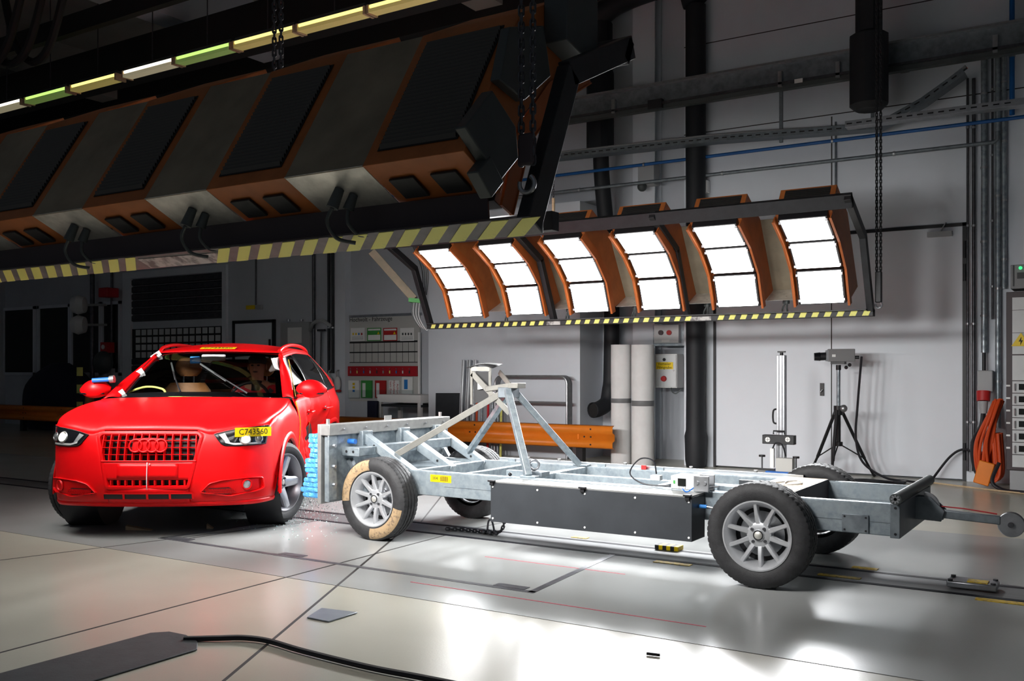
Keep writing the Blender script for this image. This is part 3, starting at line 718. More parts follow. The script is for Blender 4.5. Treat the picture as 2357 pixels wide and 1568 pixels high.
# ---- barrier plate
MB().span((XB, 5.46, 0.285), (XB + 0.05, 6.98, 0.88)).build('barrier_plate', 'galv', tro, bevel=0.004)
MB().span((XB - 0.02, 5.44, 0.80), (XB + 0.075, 7.0, 0.885)).build('top_beam', 'aluminium_bright', tro, bevel=0.004)
MB().span((XB + 0.05, 5.44, 0.30), (XB + 0.065, 5.53, 0.80)).build('edge_flange', 'galv', tro, bevel=0.003)
MB().span((XB + 0.05, 6.90, 0.30), (XB + 0.065, 6.98, 0.80)).build('edge_flange', 'galv', tro, bevel=0.003)
MB().span((XB - 0.055, 5.44, 0.27), (XB - 0.018, 6.98, 0.885)).build('face_board', 'aluminium_bright', tro, bevel=0.003)
bl = MB().cyl((0, 0, 0), (0.025, 0, 0), 0.016, 0.014, 6).mesh('bolt'); bl.materials.append(M('steel'))
for y in (5.49, 6.94):
    for z in (0.42, 0.56, 0.72): put('bolt', bl, tro, (XB + 0.065 + 3.3, y - SYM, z))
for k in range(6): put('bolt', bl, tro, (XB + 0.075 + 3.3, 5.6 + k * 0.26 - SYM, 0.845), scale=(0.5, 0.6, 0.6))
for y in (5.50, 6.22, 6.95):
    MB().bar((XB - 0.0, y, 0.88), (XB, y, 0.925), 0.02 if y != 6.22 else 0.006, 0.02 if y != 6.22 else 0.09).build('top_lug', 'aluminium_bright', tro)
# crushed blue honeycomb face: folded foil rows, deeper at the foot
rows = 13
for r in range(rows):
    z0 = 0.310 + r * 0.0385; rr = []; base = 0.175 - 0.085 * (r / (rows - 1)) + random.uniform(-0.012, 0.012)
    for k in range(41):
        y = 5.452 + 1.51 * k / 40
        d = base + 0.014 * math.sin(k * 0.9 + r * 1.3) + random.uniform(-0.006, 0.006); j_ = random.uniform(-0.004, 0.004)
        rr.append([(XB - 0.056, y, z0), (XB - 0.056 - d * 0.93, y, z0 - 0.001 + j_), (XB - 0.056 - d, y, z0 + 0.012 + j_), (XB - 0.056 - d, y, z0 + 0.026 + j_), (XB - 0.056 - d * 0.93, y, z0 + 0.0375 + j_), (XB - 0.056, y, z0 + 0.0375)])
    b = MB().grid(rr)
    # crumpled near end of the row
    e = rr[0]; cells = 7; er = []
    for k in range(cells + 1):
        t = k / cells; lo = Vector(e[0]).lerp(Vector(e[1]), t); hi = Vector(e[5]).lerp(Vector(e[4]), t); o_ = Vector((0, -random.uniform(0.0, 0.014), 0))
        er.append([lo, lo.lerp(hi, 0.3) + o_, lo.lerp(hi, 0.65) + o_ * 0.6, hi])
    b.grid(er); b.add([e[1], e[2], e[3], e[4]], [(0, 1, 2, 3)])
    b.build('honeycomb_row', 'honeycomb_blue', tro, smooth=0)
# ---- braces behind the plate
for y, xa in ((5.84, -5.13), (6.32, -5.13), (6.80, -5.13)):
    MB().bar((xa, y, 0.775), (-4.60, y, 0.49), 0.065, 0.075).build('diagonal_brace', 'galv', tro, bevel=0.005)
    hb = MB()
    for t in (0.25, 0.75): hb.cyl((xa + 0.53 * t, y - 0.034, 0.775 - 0.285 * t), (xa + 0.53 * t, y - 0.030, 0.775 - 0.285 * t), 0.011, seg=12)
    stuff(hb.build('bolt_holes', 'black_plastic', tro))
MB().span((-5.15, 5.60, 0.635), (-4.97, 5.80, 0.705)).build('cross_tube_stub', 'galv', tro, bevel=0.005)
for a, b in ((5.88, 6.28), (6.36, 6.76)):
    MB().span((-5.02, a, 0.64), (-4.94, b, 0.715)).build('cross_tube', 'galv', tro, bevel=0.005)
for xh in (-5.10, -5.03): MB().cyl((xh, 5.598, 0.67), (xh, 5.602, 0.67), 0.011, seg=12).build('bolt_hole', 'black_plastic', tro)
for y in (5.84, 6.32, 6.80):
    MB().span((-5.15, y - 0.06, 0.70), (-5.09, y + 0.06, 0.82)).build('brace_bracket', 'galv', tro, bevel=0.004)
MB().cyl((-5.13, 5.66, 0.745), (-5.06, 5.66, 0.745), 0.02).build('blue_cap', 'blue_paint', tro)
for y in (5.68, 6.92):
    MB().bar((-5.14, y, 0.60), (-4.95, y, 0.34), 0.04, 0.04).build('lower_strut', 'galv_dark', tro)
# ---- four-legged mast
AP = Vector((-4.06, 6.32, 1.14))
MB().bar((-3.60, 5.87, ZT + 0.005), (-4.03, 6.26, 1.15), 0.05, 0.05).build('mast_leg', 'galv', tro, bevel=0.004)
MB().bar((-3.68, 6.79, ZT + 0.005), (-4.03, 6.38, 1.13), 0.045, 0.045).build('mast_leg', 'galv', tro, bevel=0.004)
MB().bar((-4.86, 5.86, 0.615), (-4.13, 6.30, 1.115), 0.028, 0.05).build('mast_leg', 'mast_metal', tro, bevel=0.003)
MB().bar((-4.76, 6.78, 0.60), (-4.10, 6.36, 1.10), 0.045, 0.045).build('mast_leg', 'galv', tro, bevel=0.004)
for x, y in ((-3.585, 5.86), (-3.665, 6.80)): MB().box((x, y, ZT + 0.006), (0.13, 0.06, 0.012)).build('foot_plate', 'galv', tro, bevel=0.002)
MB().span((-4.12, 6.26, 1.09), (-3.995, 6.38, 1.17)).build('mast_head', 'galv_dark', tro, bevel=0.004)
MB().span((-4.02, 6.25, 1.165), (-3.93, 6.37, 1.205)).build('mast_block', 'mast_metal', tro, bevel=0.003)
MB().bar((-4.25, 6.30, 1.155), (-4.02, 6.30, 1.185), 0.05, 0.04).build('mast_arm', 'mast_metal', tro, bevel=0.003)
MB().bar((-4.385, 6.29, 1.28), (-4.03, 6.29, 0.97), 0.012, 0.045).build('mast_strut', 'mast_metal', tro)
MB().bar((-4.23, 6.45, 1.29), (-4.10, 6.40, 1.19), 0.012, 0.04).build('mast_strut', 'mast_metal', tro)
f = MB(); f.bar((-4.39, 6.29, 1.03), (-4.39, 6.29, 1.335), 0.022, 0.012); f.bar((-4.24, 6.33, 1.08), (-4.24, 6.33, 1.335), 0.022, 0.012); f.bar((-4.39, 6.29, 1.315), (-4.24, 6.33, 1.315), 0.02, 0.035)
f.build('target_frame', 'mast_metal', tro)
MB().prism([(-4.38, 6.305, 1.04), (-4.25, 6.345, 1.06), (-4.25, 6.345, 1.29), (-4.38, 6.305, 1.29)], (0, 0.006, 0)).build('target_panel', 'panel_black', tro)
MB().prism([(-4.34, 6.300, 1.15), (-4.30, 6.310, 1.155), (-4.30, 6.310, 1.20), (-4.34, 6.300, 1.20)], (0, 0.003, 0)).build('white_tag', 'foam_white', tro)
vr = []
for k in range(7):
    t = k / 6; vr.append([(-4.42 + 0.22 * t, 6.26 + 0.05 * t, 1.325 + 0.025 * math.sin(PI * t)), (-4.42 + 0.22 * t, 6.40 + 0.05 * t, 1.355 + 0.01 * math.sin(PI * t))])
MB().grid(vr).build('target_visor', 'panel_black', tro, solid=0.006)
# ---- equipment box
BX0, BX1, BY0, BY1, BZ0, BZ1 = -3.73, -2.235, 5.575, 5.795, 0.243, 0.518
MB().span((BX0, BY0, BZ0), (BX1, BY1, BZ1)).build('equipment_box', 'plate_black', tro, bevel=0.003)
MB().span((BX0 + 0.005, BY0 + 0.004, BZ1), (BX1 - 0.005, BY1, BZ1 + 0.008)).build('box_lid', 'aluminium_bright', tro)
sc = MB().cyl((0, 0, 0), (0, -0.004, 0), 0.007, seg=10).mesh('screw'); sc.materials.append(M('white_plastic'))
for i in range(5):
    for z in (BZ0 + 0.025, BZ1 - 0.028):
        put('screw', sc, tro, (BX0 + 0.02 + i * 0.364 + 3.3, BY0 - SYM, z))
for x in (BX0 + 0.015, BX0 + 0.735, BX1 - 0.025):
    l = MB(); l.box((x, BY0 - 0.008, BZ1 - 0.005), (0.028, 0.016, 0.03)); l.box((x, BY0 - 0.01, BZ1 + 0.012), (0.05, 0.03, 0.012)); l.build('latch', 'black_plastic', tro, bevel=0.002)
MB().cyl((BX1, 5.70, 0.45), (BX1 + 0.05, 5.70, 0.45), 0.012).build('blue_plug', 'sign_blue', tro)
MB().cyl((BX1 + 0.05, 5.70, 0.45), (BX1 + 0.09, 5.70, 0.445), 0.008).build('plug_pin', 'steel', tro)
# ---- sticker 004 with bars
MB().span((-4.43, SY0 - 0.002, 0.458), (-4.235, SY0, 0.512)).build('number_sticker', 'yellow_sticker', tro)
text('sticker_digits', '004', 0.034, (-4.385, SY0 - 0.003, 0.485), (R(90), 0, 0), 'black_text', tro)
bc = MB(); x = -4.335
for k, w in enumerate((3, 1, 2, 1, 3, 1, 1, 2, 3, 1, 2, 1, 2)):
    bc.span((x, SY0 - 0.004, 0.466), (x + 0.0013 * w, SY0 - 0.002, 0.504)); x += 0.0013 * w + 0.0035
stuff(bc.build('sticker_bars', 'black_text', tro))
# ---- things bolted on the deck
MB().tube(arc((-3.66, 6.05, 0.605), 0.036, 0, 2 * PI - 0.01, 24, (0.8, 0.6, 0), (0, 0, 1))[:-1], 0.0095, 10, closed=True).build('lifting_eye', 'steel', tro)
MB().span((-3.72, 5.99, ZT - 0.01), (-3.56, 6.11, ZT + 0.025)).build('eye_block', 'galv_dark', tro, bevel=0.003)
pf = MB()
for z in (0.0, 0.034): pf.span((-4.48, 6.83, 0.50 + z), (-1.90, 6.865, 0.526 + z))
pf.span((-4.48, 6.845, 0.50), (-1.90, 6.865, 0.56))
pf.build('profile_rail', 'aluminium', tro)
for x in (-4.2, -3.9, -3.3, -2.75, -2.25):
    MB().cyl((x, 6.845, 0.56), (x, 6.845, 0.575), 0.014).build('rail_bolt', 'aluminium_bright', tro)
for x in (-4.35, -3.5, -3.0): MB().box((x, 6.822, 0.53), (0.07, 0.006, 0.05)).build('rail_bracket', 'galv', tro)
MB().box((-3.12, 6.80, 0.55), (0.04, 0.01, 0.035)).build('red_tag', 'sign_red', tro)
eb = MB().span((-2.47, 5.80, ZT), (-2.30, 5.98, ZT + 0.085)).build('display_unit', 'rack_white', tro, bevel=0.004)
MB().span((-2.42, 5.796, ZT + 0.02), (-2.365, 5.80, ZT + 0.07)).build('display_screen', 'dark_window', tro)
for k in range(4): MB().box((-2.415 + k * 0.014, 5.797, ZT + 0.013), (0.009, 0.006, 0.008)).build('key_button', 'white_plastic', tro)
MB().box((-2.445, 5.798, ZT + 0.045), (0.012, 0.006, 0.02)).build('green_switch', 'sign_green', tro)
for y in (5.85, 5.95):
    MB().span((-2.29, y - 0.11, ZT), (-2.19, y - 0.095, ZT + 0.10)).build('metal_plate', 'steel', tro, bevel=0.003)
for x in (-2.265, -2.215): MB().cyl((x, 5.742, ZT + 0.055), (x, 5.732, ZT + 0.055), 0.012, seg=12).build('plate_bolt', 'steel', tro)
MB().tube(smooth_path([(-2.50, 5.85, 0.545), (-2.68, 5.83, 0.55), (-2.80, 5.88, 0.61), (-2.76, 5.95, 0.70), (-2.68, 5.99, 0.69), (-2.66, 6.0, 0.60)], 8), 0.005, 8).build('cable_loop', 'cable_black', tro)
MB().box((-2.66, 6.0, 0.575), (0.07, 0.05, 0.035)).build('sensor', 'rack_white', tro, bevel=0.003)
MB().tube(smooth_path([(-2.38, 5.78, 0.54), (-2.33, 5.73, 0.53), (-2.29, 5.76, 0.56)], 6), 0.004, 6).build('blue_lead', 'blue_paint', tro)
for x, y in ((-3.73, 5.83), (-2.24, 5.80)):
    MB().ball((x, y, 0.55), 0.014).build('knob', 'black_gloss', tro)
MB().cyl((-2.24, 5.80, 0.55), (-2.16, 5.84, 0.565), 0.006).build('lever', 'steel', tro)
for x, y in ((-2.12, 5.98), (-2.0, 6.2)): MB().box((x, y, 0.545), (0.16, 0.12, 0.03)).build('clamp_plate', 'galv', tro, bevel=0.003)
MB().span((-2.10, 6.05, 0.56), (-1.95, 6.08, 0.59)).build('clamp_bar', 'plate_black', tro)
MB().span((-2.02, SY0 + 0.07, ZT), (-1.72, SY1 - 0.06, ZT + 0.014)).build('plywood_board', 'wood', tro, bevel=0.002)
MB().span((-1.725, SY0 + 0.062, ZB + 0.05), (-1.712, SY1 - 0.062, ZT + 0.012)).build('board_stop', 'rack_brown', tro)
MB().tube(smooth_path([(-1.95, 6.3, 0.556), (-1.85, 6.5, 0.556), (-1.78, 6.35, 0.556), (-1.86, 6.25, 0.556), (-1.9, 6.45, 0.556)], 6), 0.005, 6).build('loose_cable', 'foam_white', tro)
for x, y in ((-1.9, 6.05), (-1.82, 6.0)): MB().cyl((x, y, 0.549), (x, y, 0.57), 0.006, seg=8).build('screw_pin', 'steel', tro)
MB().cyl((-1.075, 5.72, 0.575), (-1.075, 6.86, 0.575), 0.032, seg=20).build('rear_roller', 'box_grey', tro)
cr = MB()
for a in range(4):
    cr.box((-1.075, 5.718, 0.575), (0.05, 0.004, 0.010), Matrix.Rotation(a * PI / 4, 3, 'Y'))
cr.build('roller_end', 'steel', tro)
for y in (5.80, 6.80): MB().box((-1.075, y, 0.55), (0.02, 0.04, 0.03)).build('roller_strap', 'cable_black', tro)
MB().span((-1.385, SY0 - 0.012, 0.355), (-1.235, SY0, 0.462)).build('mount_plate', 'galv_dark', tro, bevel=0.003)
for x in (-1.37, -1.25):
    for z in (0.37, 0.447): MB().cyl((x, SY0 - 0.012, z), (x, SY0 - 0.015, z), 0.006, seg=10).build('plate_hole', 'black_plastic', tro)
for z in (0.365, 0.515): MB().cyl((XE - 0.02, SY0 - 0.002, z), (XE - 0.02, SY0 - 0.006, z), 0.007, seg=10).build('end_bolt', 'black_plastic', tro)
# ---- trailing arm with its roller
MB().lathe([(0.0, -0.02), (0.085, -0.02), (0.085, 0.02), (0.0, 0.02)], (-1.02, 6.33, 0.47), (0, 1, 0), 28, R(-90), R(90)).build('arm_bracket', 'steel', tro)
for y in (6.29, 6.37): MB().prism([(-1.07, y, 0.39), (-1.07, y, 0.53), (-0.98, y, 0.53), (-0.90, y, 0.45), (-0.92, y, 0.385)], (0, 0.012, 0)).build('arm_cheek', 'galv_dark', tro, bevel=0.003)
MB().bar((-0.97, 6.335, 0.432), (-0.60, 6.335, 0.415), 0.05, 0.05).build('trailing_arm', 'galv_dark', tro, bevel=0.005)
MB().tube([(-1.0, 6.34, 0.475), (-0.8, 6.34, 0.468), (-0.62, 6.34, 0.450)], 0.004, 8).build('red_strap', 'key_red', tro)
MB().lathe([(0.0, -0.02), (0.07, -0.02), (0.074, -0.012), (0.062, 0.0), (0.074, 0.012), (0.07, 0.02), (0.0, 0.02)], (-0.545, 6.335, 0.395), (0, 1, 0), 36).build('arm_wheel', 'steel', tro)
MB().cyl((-0.545, 6.30, 0.395), (-0.545, 6.37, 0.395), 0.016).build('wheel_pin', 'steel_dark', tro)
# ---- chain hanging under the frame down to the floor rail
ck = root('safety_chain', 'black chain and shackle dangling under the trolley onto the guide rail', 'chain', (-4.0, 6.3, 0.0))
wire = 0.0055; pitch = 0.030; hw = 0.0105; hl = pitch / 2 + wire
pts = arc((0, 0, hl - hw), hw, 0, PI, 6, (1, 0, 0), (0, 0, 1)) + arc((0, 0, -(hl - hw)), hw, PI, 2 * PI, 6, (1, 0, 0), (0, 0, 1))
lk = MB().tube(pts, wire, 6, closed=True).mesh('link'); lk.materials.append(M('steel_dark'))
path = smooth_path([(-4.02, 6.22, 0.34), (-4.03, 6.23, 0.20), (-4.07, 6.25, 0.07), (-4.16, 6.28, 0.02), (-4.30, 6.30, 0.016), (-4.45, 6.30, 0.016), (-4.62, 6.26, 0.016)], 40)
acc = 0; last = path[0]; k = 0
for i in range(1, len(path)):
    acc += (path[i] - last).length; last = path[i]
    if acc >= pitch:
        acc -= pitch; t = (path[i] - path[i - 1]).normalized()
        q = t.to_track_quat('Z', 'Y') @ Matrix.Rotation(PI / 2 * (k % 2) + 0.4, 3, 'Z').to_quaternion()
        put('link', lk, ck, path[i] - Vector((-4.0, 6.3, 0.0)), q.to_euler()); k += 1
MB().tube(smooth_path([(-4.24, 6.29, 0.02), (-4.23, 6.29, 0.10), (-4.21, 6.29, 0.12), (-4.19, 6.29, 0.10), (-4.17, 6.29, 0.02)], 6), 0.008, 8).build('shackle', 'steel_dark', ck)
for k in range(5): MB().ball((-4.26 + k * 0.03, 6.27 + (k % 2) * 0.02, 0.025), 0.02, 8, 6).build('clump', 'steel_dark', ck)
# ================================================================ the red car (local frame: x to its left side, y rearwards from the nose, z up)
CARLOC = (-6.281, 4.666, 0.0); CARROT = R(34.2)
car = root('car', 'red compact SUV with a dented flank and yellow number stickers', 'car', CARLOC, CARROT, local=True)
def crv(pts, t):
    """smooth interpolation through (t, value) pairs"""
    n = len(pts)
    if t <= pts[0][0]: return pts[0][1]
    if t >= pts[-1][0]: return pts[-1][1]
    for i in range(n - 1):
        if pts[i][0] <= t <= pts[i + 1][0]: break
    x0, y0 = pts[i]; x1, y1 = pts[i + 1]; h = x1 - x0; s = (t - x0) / h
    def sl(k):
        if k == 0: return (pts[1][1] - pts[0][1]) / (pts[1][0] - pts[0][0])
        if k == n - 1: return (pts[-1][1] - pts[-2][1]) / (pts[-1][0] - pts[-2][0])
        a = (pts[k][1] - pts[k - 1][1]) / (pts[k][0] - pts[k - 1][0]); b = (pts[k + 1][1] - pts[k][1]) / (pts[k + 1][0] - pts[k][0])
        return 0.0 if a * b <= 0 else 2 * a * b / (a + b)
    m0, m1 = sl(i) * h, sl(i + 1) * h
    return y0 * (2 * s ** 3 - 3 * s * s + 1) + m0 * (s ** 3 - 2 * s * s + s) + y1 * (-2 * s ** 3 + 3 * s * s) + m1 * (s ** 3 - s * s)
PLAN = [(0, 0), (0.30, 0.010), (0.50, 0.040), (0.65, 0.095), (0.76, 0.175), (0.83, 0.265), (0.875, 0.36), (0.90, 0.45), (0.908, 0.50)]
NOSEZ = [(0.24, 0.10), (0.28, 0.045), (0.34, 0.015), (0.45, 0.0), (0.60, 0.012), (0.74, 0.035), (0.84, 0.075), (0.90, 0.13)]
NW = [(0.24, 0.940), (0.30, 0.958), (0.42, 0.972), (0.60, 0.972), (0.80, 0.965), (0.90, 0.948)]
def nose(x, z, off=0.0):
    w = crv(NW, z); ax = min(abs(x) / w, 0.908)
    k = min(max((ax - 0.55) / 0.353, 0), 1); k = 1 - k * k * (3 - 2 * k)
    p = Vector((x, crv(PLAN, ax) + crv(NOSEZ, z) * k, z))
    if off:
        e = 0.004
        sgn = 1 if x >= 0 else -1
        dx = (crv(PLAN, min(ax + e, 0.908)) - crv(PLAN, max(ax - e, 0))) / (2 * e) / w * sgn
        dz = (crv(NOSEZ, z + e) - crv(NOSEZ, z - e)) / (2 * e)
        n = Vector((dx, -1, dz)).normalized(); p = p + n * off
    return p
def ribbon(top, bot, off, nu=14, nv=6, fn=nose):
    """patch between two (x, z) polylines laid on a surface"""
    def at(pl, t):
        ls = [0]
        for i in range(len(pl) - 1): ls.append(ls[-1] + math.dist(pl[i], pl[i + 1]))
        d = t * ls[-1]
        for i in range(len(pl) - 1):
            if d <= ls[i + 1] + 1e-9:
                s = (d - ls[i]) / max(ls[i + 1] - ls[i], 1e-9)
                return (pl[i][0] + (pl[i + 1][0] - pl[i][0]) * s, pl[i][1] + (pl[i + 1][1] - pl[i][1]) * s)
        return pl[-1]
    rows = []
    for i in range(nu + 1):
        a = at(top, i / nu); b = at(bot, i / nu)
        rows.append([fn(a[0] + (b[0] - a[0]) * j / nv, a[1] + (b[1] - a[1]) * j / nv, off) for j in range(nv + 1)])
    return MB().grid(rows)
def band(outline, width, off, fn=nose, m=1.0):
    """closed raised strip following an (x, z) outline, width inwards"""
    n = len(outline); cx = sum(p[0] for p in outline) / n; cz = sum(p[1] for p in outline) / n
    rows = []
    for i in range(n + 1):
        p = outline[i % n]; a = outline[i - 1 if i else n - 1] if i < n else outline[n - 1]; b = outline[(i + 1) % n]
        t = Vector((b[0] - a[0], b[1] - a[1])).normalized(); nn = Vector((-t.y, t.x))
        if nn.dot(Vector((cx - p[0], cz - p[1]))) < 0: nn = -nn
        rows.append([fn(p[0] + nn.x * width * k, p[1] + nn.y * width * k, o) for k, o in ((0, -0.004), (0.12, off * 0.8), (0.5, off), (0.88, off * 0.8), (1, -0.012))])
    return MB().grid(rows)
def rounded(pl, r=0.03, n=5):
    out = []
    for i in range(len(pl)):
        p = Vector(pl[i]); a = Vector(pl[i - 1]); b = Vector(pl[(i + 1) % len(pl)])
        da = (a - p); db = (b - p); q = min(r, da.length * 0.45, db.length * 0.45)
        A = p + da.normalized() * q; B = p + db.normalized() * q
        for k in range(n + 1):
            t = k / n; out.append(tuple((A * (1 - t) ** 2 + p * 2 * t * (1 - t) + B * t * t)))
    return out
RED = 'red_paint'
# ---- upper edge of the nose and the bonnet
def nose_top(x): return crv([(0, 0.846), (0.36, 0.842), (0.44, 0.815), (0.52, 0.822), (0.64, 0.850), (0.84, 0.868), (0.908, 0.872)], abs(x))
xs = [0, .06, .12, .18, .24, .30, .36, .40, .44, .48, .52, .56, .60, .64, .68, .71, .74, .77, .79, .81, .83, .845, .86, .873, .885, .893, .90, .905]
xs = [-x for x in xs[:0:-1]] + xs
# the nose skin leaves openings for the two grilles and the lower intake: it is built as bands
GT = [(0, 0.390), (0, 0.834)]
def in_grille(x, z): return abs(x) < 0.30 + (z - 0.393) / 0.44 * 0.085
def halfw(z): return 0.308 + (z - 0.393) / (0.80 - 0.393) * 0.092 if z < 0.80 else 0.40 - (z - 0.80) * 1.0
for s in (1, -1):
    rows = []
    for i in range(31):
        t = i / 30; row = []
        for j in range(37):
            z0 = 0.285; 
            u = j / 36
            # left edge of this half follows the grille outline, then the centre line below it
            def edge(z): return halfw(min(max(z, 0.393), 0.83)) - 0.012
            zt_out = 0.872
            # choose x first from the edge at mid height to the corner, warp so the inner column hugs the grille
            zt = 0.39 + (0.0)
            z = 0.285 + (0.0)
            xin_ = None
            zz = 0.285 + (u) * (0.872 - 0.285)
            x_in = edge(zz); x = x_in + (0.904 - x_in) * (t ** 0.75)
            top = nose_top(x); z = 0.285 + u * (top - 0.285)
            x_in = edge(z); x = x_in + (0.904 * crv(NW, z) - x_in) * (t ** 0.75)
            row.append(nose(s * x, z))
        rows.append(row)
    fr = MB().grid(rows).build('front_bumper_side', RED, car, solid=0.006)
# strip under the grille with the lower intake, and lip
def nose_strip(x0, x1, z0, z1, off=0.0, nu=24, nv=4): return MB().grid([[nose(x0 + (x1 - x0) * i / nu, z0 + (z1 - z0) * j / nv, off) for j in range(nv + 1)] for i in range(nu + 1)])
nose_strip(-0.31, 0.31, 0.285, 0.400).build('front_bumper_centre', RED, car, solid=0.006)
lip = MB().grid([[nose(x * crv(NW, z_), z_, o_) for z_, o_ in ((0.285, 0), (0.270, 0.006), (0.250, 0.002), (0.245, -0.05))] for x in xs]); lip.build('bumper_lip', RED, car, solid=0.004)
nose_strip(-0.34, 0.34, 0.320, 0.364, 0.010).build('lower_intake', 'black_plastic', car)
for x in (-0.34, -0.18, 0.0, 0.17, 0.34): nose_strip(x - 0.008, x + 0.008, 0.322, 0.364, 0.016, 2, 2).build('intake_divider', RED, car)
nose_strip(-0.34, 0.34, 0.358, 0.370, 0.015, 20, 2).build('intake_bar', RED, car)
# ---- grille
out = rounded([(-0.372, 0.832), (0.372, 0.832), (0.408, 0.795), (0.318, 0.390), (-0.318, 0.390), (-0.408, 0.795)], 0.035)
gf = band(out, 0.030, 0.016).build('grille_frame', RED, car)
ribbon([(-0.385, 0.825), (0.385, 0.825)], [(-0.31, 0.40), (0.31, 0.40)], -0.045, 24, 10).build('grille_back', 'black_plastic', gf)
# number plate panel between the openings
ribbon([(-0.368, 0.606), (0.368, 0.606)], [(-0.336, 0.464), (0.336, 0.464)], 0.002, 20, 6).build('plate_panel', RED, gf, solid=0.012)
ribbon([(-0.232, 0.588), (0.232, 0.588)], [(-0.232, 0.478), (0.232, 0.478)], 0.0065, 16, 4).build('plate_recess', RED, gf, solid=0.002)
ribbon([(-0.0025, 0.598), (0.0025, 0.598)], [(-0.0025, 0.392), (0.0025, 0.392)], 0.014, 2, 8).build('centre_mark', 'white_plastic', gf, solid=0.001)
MB().ball(nose(0.018, 0.583, 0.012), 0.006, 8, 6).build('white_dot', 'white_plastic', gf)
def gbar(a, b, w, off0, off1, nm, n=8):
    rows = []
    for i in range(n + 1):
        t = i / n; x = a[0] + (b[0] - a[0]) * t; z = a[1] + (b[1] - a[1]) * t
        d = Vector((b[0] - a[0], b[1] - a[1])).normalized(); q = Vector((-d.y, d.x)) * (w / 2)
        rows.append([nose(x + q.x, z + q.y, off0), nose(x + q.x * 0.8, z + q.y * 0.8, off1 - 0.002), nose(x + q.x * 0.3, z + q.y * 0.3, off1), nose(x - q.x * 0.3, z - q.y * 0.3, off1), nose(x - q.x * 0.8, z - q.y * 0.8, off1 - 0.002), nose(x - q.x, z - q.y, off0)])
    return MB().grid(rows).build(nm, RED, gf)
for k in range(13):
    x = (k - 6) * 0.0585; zt = 0.818; k2 = 1 + 0.0; gbar((x * 1.03, 0.606), (x, zt), 0.011, -0.035, 0.006, 'grille_slat')
for z in (0.657, 0.710, 0.764):
    hw_ = halfw(z) - 0.03; gbar((-hw_, z), (hw_, z), 0.006, -0.03, 0.002, 'grille_bar', 20)
gbar((-0.36, 0.606), (0.36, 0.606), 0.014, -0.02, 0.008, 'grille_bar', 20)
for k in range(11):
    x = (k - 5) * 0.056; gbar((x, 0.415), (x, 0.462), 0.016, -0.03, 0.004, 'grille_slat', 3)
# four linked rings
pl = ribbon([(-0.135, 0.768), (0.135, 0.768)], [(-0.135, 0.682), (0.135, 0.682)], 0.004, 12, 4)
ribbon([(-0.115, 0.775), (-0.02, 0.782), (0.02, 0.782), (0.115, 0.775)], [(-0.115, 0.675), (-0.02, 0.668), (0.02, 0.668), (0.115, 0.675)], 0.006, 14, 6).build('badge_plate', RED, gf)
for k in range(4):
    cx = (k - 1.5) * 0.064; yb = nose(cx, 0.725, 0.016)
    MB().tube([(cx + 0.047 * math.cos(a), nose(cx, 0.725 + 0.047 * math.sin(a), 0.016).y, 0.725 + 0.047 * math.sin(a)) for a in [2 * PI * i / 36 for i in range(36)]], 0.0065, 10, closed=True).build('badge_ring', RED, gf)
# ---- fog lamp pockets with mesh intakes
for s in (1, -1):
    T = [(s * x, z) for x, z in ((0.395, 0.372), (0.47, 0.432), (0.55, 0.452), (0.72, 0.462), (0.80, 0.455))]; B = [(s * x, z) for x, z in ((0.405, 0.356), (0.50, 0.340), (0.60, 0.336), (0.72, 0.345), (0.80, 0.362))]
    pk = ribbon(T, B, 0.004, 20, 8).build('fog_pocket', RED, car, solid=0.002)
    o_ = rounded([(s * x, z) for x, z in ((0.385, 0.364), (0.46, 0.438), (0.55, 0.460), (0.73, 0.470), (0.81, 0.462), (0.822, 0.37), (0.78, 0.352), (0.60, 0.328))], 0.02)
    band(o_, 0.010, 0.020).build('pocket_rim', RED, pk)
    ms = ribbon([(s * x, z) for x, z in ((0.42, 0.372), (0.46, 0.398), (0.60, 0.400), (0.625, 0.382))], [(s * x, z) for x, z in ((0.425, 0.352), (0.5, 0.343), (0.60, 0.345), (0.64, 0.362))], 0.011, 18, 6)
    ms.build('mesh_backing', 'black_plastic', pk)
    mesh_ = MB()
    for k in range(24):
        x = 0.43 + k * 0.0085; mesh_.tube([nose(s * x, 0.351, 0.014), nose(s * (x + 0.012), 0.392, 0.014)], 0.0018, 4); mesh_.tube([nose(s * (x + 0.012), 0.351, 0.014), nose(s * x, 0.392, 0.014)], 0.0018, 4)
    stuff(mesh_.build('mesh_wires', RED, pk))
    c = nose(s * 0.715, 0.412, 0.008); nrm = (nose(s * 0.715, 0.412, 0.02) - nose(s * 0.715, 0.412, 0)).normalized()
    if s > 0:
        MB().lathe([(0.0, 0.008), (0.026, 0.006), (0.034, 0.0)], c, nrm, 24).build('fog_lens', 'silver_plastic', pk)
        MB().lathe([(0.033, 0.0), (0.036, 0.010), (0.042, 0.010), (0.044, 0.0)], c, nrm, 24).build('fog_ring', RED, pk)
    else:
        MB().lathe([(0.0, 0.004), (0.036, 0.004), (0.040, 0.012), (0.044, 0.0)], c, nrm, 24).build('fog_cover', RED, pk)
